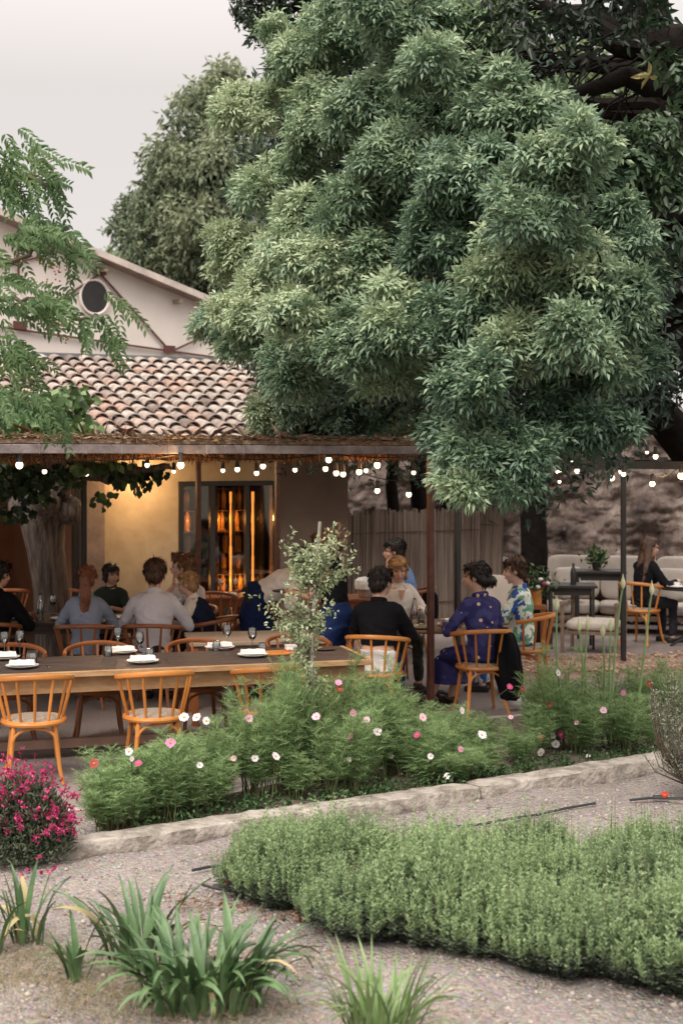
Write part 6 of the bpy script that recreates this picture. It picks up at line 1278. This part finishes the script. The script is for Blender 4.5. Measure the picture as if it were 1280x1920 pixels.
    hs_ = Leafset(); hs_.put(q - dn * .003, tg, dn, RS.uniform(.02, .055, 900) * k, .004, 'rhomb'); hs_.build('hair_strands', hm, t)
    J2 = dict(hc=hc, hd=hd, tp=tp, T=T, Tt=Tt, pv=pv, J=J, AR=AR, S=S, k=k, t=t, w=w_)
    if extra: extra(J2)
    return J2
def chair_for(label, x, y, rz, m=None): bentwood(label, x, y, rz, m)
def at(px, Y): return ((px - 640) / F * Y, Y)
# --- the family
x, y = at(160, 13.72); chair_for('shade-toned reddish bentwood chair under the woman with the ponytail', x, y, R(2), m_wood_dim)
person('person with a long auburn ponytail in a grey-blue shirt, seated with back turned', x, y + .02, R(2), .97, lean=7, seat=.47, top=C_GB, bottom=C_TR, hair=('pony', H_AU), fem=True, hands=((-.20, .40, .76), (.2, .42, .76)), head=(0, -6, 0))
x, y = at(287, 13.75); chair_for('shade-toned reddish bentwood chair under the man in the pale shirt', x, y, R(-4), m_wood_dim)
person('person with short brown hair in a pale lilac-white shirt, seated with back turned', x, y + .02, R(-2), 1.04, lean=9, seat=.47, top=C_WS, bottom=C_TR, hair=('crop', H_BR), hands=((-.26, .42, .78), (.24, .40, .78)), head=(4, -4, 0), sleeve='long')
x, y = at(212, 15.45)
person('child with dark hair in a dark green top, seated facing over the table', x, y, R(165), .84, lean=8, seat=.48, top=C_DG, bottom=C_TR, sleeve='short', hair=('bob', H_DK), head=(52, -6, 0), hands=((-.14, .34, .80), (.12, .36, .79)), skin=SK)
chair_for('dark bentwood chair under the dark-haired child', x, y, R(170), m_wood_dim)
x, y = at(357, 15.1)
person('teenager with swept light brown hair in a white t-shirt, chin on hand, looking left', x, y, R(150), .99, lean=12, seat=.49, top=C_W, sleeve='short', bottom=C_TR, hair=('quiff', H_LB), head=(-60, 4, 0), hands=((-.17, .40, .78), 'chin'), skin=SKP)
chair_for('dark bentwood chair under the teenager in the white t-shirt', x, y, R(150), m_wood_dim)
x, y = at(392, 14.25)
def vest(J):
    c = MB(); sec = [(-.10, .192, .15), (0, .205, .16), (.12, .19, .15), (.3, .205, .162), (.42, .172, .132), (.475, .108, .095)]
    c.loft([(J['tp'](0, 0, h), rx * J['k'], ry * J['k'], J['Tt'] if h > .2 else J['T']) for h, rx, ry in sec], 20); remesh(c, 'vest', C_NVD, J['t'], .012, 3)
C_NVD = clothmat('dark_navy_vest', (.012, .018, .045))
person('blond child in a navy vest over a white short-sleeved shirt, leaning left', x, y, R(72), .86, lean=26, seat=.49, top=C_W, sleeve='short', bottom=C_TR, hair=('crop', H_BL), head=(6, 8, 0), hands=((-.20, .34, .78), (.24, .30, .78)), skin=SKP, extra=vest)
chair_for('shade-toned reddish bentwood chair under the blond child', x, y, R(75), m_wood_dim)
x, y = at(-14, 13.9)
person('person in a black jacket cut off by the left edge of the picture', x, y, R(-12), 1.02, lean=10, top=C_BK, sleeve='jacket', bottom=C_TR, hair=('short', H_DK), hands=((-.18, .38, .78), (.22, .36, .78)), head=(-20, -6, 0))
chair_for('shade-toned reddish bentwood chair under the person at the left edge', x, y, R(-4), m_wood_dim)
# --- waiting staff
def apron(col, z0=.42, dy=0):
    def f(J):
        k = J['k']; c = MB(); tp = J['tp']; w_ = J['w']
        top_ = [(tp(0, 0, .10), .165 * k * w_, .130 * k, J['T']), (tp(0, 0, .0), .20 * k * w_, .162 * k, J['T'])]
        low = [(J['pv'] + Vector((0, .01 + dy, -.16)) * k, .212 * k * w_, .168 * k, Matrix.Identity(3)), (Vector((0, .03 + dy * 1.6, z0)) , .215 * k * w_, .15 * k, Matrix.Identity(3))]
        c.loft(top_ + low, 22); remesh(c, 'apron', col, J['t'], .012, 3)
    return f
x, y = at(478, 14.3)
person('waiter in a white shirt and long navy apron bending forward over a table', x, y, R(-84), 1.03, seated=False, lean=64, top=C_W, sleeve='long', bottom=C_TR, hair=('short', H_DK), head=(0, 22, 0), hands=((-.18, .50, .80), (.18, .52, .86)), hip=.99, extra=apron(C_NV, .38), hem=-.06)
x, y = at(630, 13.35)
def apron2(J): apron(C_NV, .60, .03)(J)
person('waitress in a sleeveless black top, navy apron and light jeans, standing behind the shrub', x, y, R(72), .99, seated=False, lean=6, top=C_BK, sleeve='none', bottom=C_JN, hair=('bun', H_AU), fem=True, head=(0, -14, 0), hands=((-.12, .40, 1.13), (.14, .38, 1.12)), extra=apron2, skin=SK2)
tr_ = thing('serving_tray', 'small dark tray with a glass held by the waitress behind the shrub', 'tray', (x - .50, y + .1, 1.13)); c_ = Vector((x - .48, y + .14, 1.13)); mb = MB(); mb.lathe([(.001, 0), (.12, .0), (.13, .012), (.125, .012), (.001, .005)], c_, 24); mb.build('tray_body', m_black, tr_, True)
# --- round table
x, y = at(708, 12.95); chair_for('honey-coloured bentwood chair under the man in the dark jacket', *at(708, 12.9), R(-14))
def tail(J):
    c = MB(); tp = J['tp']; c.loft([(tp(0, -.03, .06), .175, .125, J['T']), (tp(0, -.04, -.05), .19, .135, J['T']), (tp(0, -.05, -.14), .185, .12, J['T'])], 18); remesh(c, 'shirt_tail', C_W, J['t'], .012, 3)
person('person with short dark hair in a black jacket, back turned, at the round table', x, y, R(-14), 1.02, lean=6, top=C_BK, sleeve='jacket', bottom=C_NV, hair=('short', H_DK), hands=((-.12, .42, .80), (.14, .40, .80)), head=(-22, -4, 0), hem=.06, extra=tail)
x, y = at(743, 15.05)
def blouse(J):
    tp = J['tp']; c = MB(); c.poly([tp(-.04, .132, .45), tp(0, .138, .33), tp(.04, .132, .45)], J['T'] @ Vector((0, .012, 0))); c.build('neckline', SK, J['t'])
person('person with blond hair in a cream jacket, seated behind the round table facing the camera', x, y, R(196), .98, lean=5, top=C_CR, sleeve='jacket', bottom=C_DK, hair=('bob', H_BL), fem=True, head=(-12, -12, 0), hands=((-.14, .32, .82), (.13, .33, .80)), extra=blouse)
chair_for('dark bentwood chair under the blond diner in the cream jacket', *at(743, 15.1), R(196), m_wood_dim)
x, y = at(770, 17.4)
person('person with dark hair in a sky-blue shirt, turned left with a hand at the mouth', x, y, R(78), 1.04, lean=18, top=C_SB, bottom=C_TR, hair=('crop', H_DK), head=(8, 4, 0), hands=('chin', (.12, .44, .80)), skin=SK)
chair_for('dark bentwood chair with a black jacket over it, under the diner in sky blue', *at(772, 17.4), R(78), m_wood_dim)
def folds(o, c):
    for v in o.data.vertices:
        a = math.atan2(v.co.y - c.y, v.co.x - c.x); f = (math.sin(a * 6 + v.co.z * 5) * .14 + math.sin(a * 11 + 1) * .06); v.co.x += (v.co.x - c.x) * f; v.co.y += (v.co.y - c.y) * f
jc = MB(); jb = Vector((*at(800, 17.3), .55)); jc.loft([(jb + Vector((0, 0, z_)), rx, ry, Matrix.Identity(3)) for z_, rx, ry in ((-.25, .10, .13), (0, .13, .17), (.18, .12, .18), (.25, .06, .14), (.27, .02, .06))], 16); o = remesh(jc, 'draped_jacket', C_BK, None, .015, 3); folds(o, jb); tag(o, 'black jacket draped on the back of the chair behind the diner in sky blue', 'jacket')
x, y = at(905, 13.35)
person('person in a navy dress with cream print, dark hair in a low bun', x, y + .02, R(28), 1.04, lean=6, top=C_DRESS, sleeve='long', bottom=C_DRESS, hair=('bun', H_DK), fem=True, skirt=True, head=(42, -2, 0), hands=((-.20, .36, .80), (.12, .36, .78)), legs=(((-.12, .46, .50), (-.26, .50, .09)), ((.08, .47, .50), (-.02, .52, .09))), skin=SK)
chair_for('honey-coloured bentwood chair under the woman in the navy printed dress', *at(901, 13.32), R(12))
cc = MB(); jb = Vector((*at(951, 13.25), .55)); cc.loft([(jb + Vector((dx, 0, z_)), rx, ry, Matrix.Identity(3)) for dx, z_, rx, ry in ((.02, -.40, .08, .12), (.01, -.2, .12, .15), (0, .05, .11, .16), (-.02, .22, .07, .13), (-.03, .27, .03, .06))], 16); o = remesh(cc, 'draped_coat', C_BK, None, .015, 3); folds(o, jb); tag(o, 'black coat hanging from the chair of the person in the navy dress', 'coat')
hb = MB(); hq = Vector((*at(968, 13.5), .09)); hb.ell(hq, (.10, .07, .07)); o = remesh(hb, 'white_bag', C_W, None, .015, 3); tag(o, 'small white bag on the ground below the black coat', 'bag')
x, y = at(978, 14.55)
person('older person in a white blouse with green and blue print, in profile', x, y, R(76), .99, lean=4, top=C_BLOUSE, sleeve='long', bottom=C_BLOUSE, hair=('crop', H_BR), fem=True, head=(6, -4, 0), hands=((-.10, .40, .80), (.16, .30, .74)), skin=SKP)
chair_for('honey-coloured bentwood chair under the person in the green and blue print blouse', *at(986, 14.5), R(70))
# --- far right
x, y = at(1204, 18.3)
person('person with long dark brown hair in a black jacket resting chin on hand, far right', x, y, R(-62), 1.0, lean=8, top=C_BK, sleeve='jacket', bottom=C_TR, hair=('long', H_BR), fem=True, head=(-12, -4, 0), hands=('chin', (.2, .38, .80)), skin=SK)
chair_for('honey-coloured bentwood chair under the far right person in black', *at(1202, 18.25), R(-40))
# more chairs further back
for px, Y, rz, lb in [(676, 16.2, 20, 'reddish bentwood chair in front of the ice bucket table'), (405, 16.5, 200, 'reddish bentwood chair by the back table before the wine cabinet'), (460, 16.9, 150, 'reddish bentwood chair at the right of the back table before the wine cabinet'), (590, 15.9, 40, 'reddish bentwood chair behind the two waiting staff'), (120, 16.9, 200, 'reddish bentwood chair inside by the left doorway'), (10, 17.4, 10, 'reddish bentwood chair inside the glazed door at far left')]:
    bentwood(lb, *at(px, Y), R(rz), m_wood_dim)
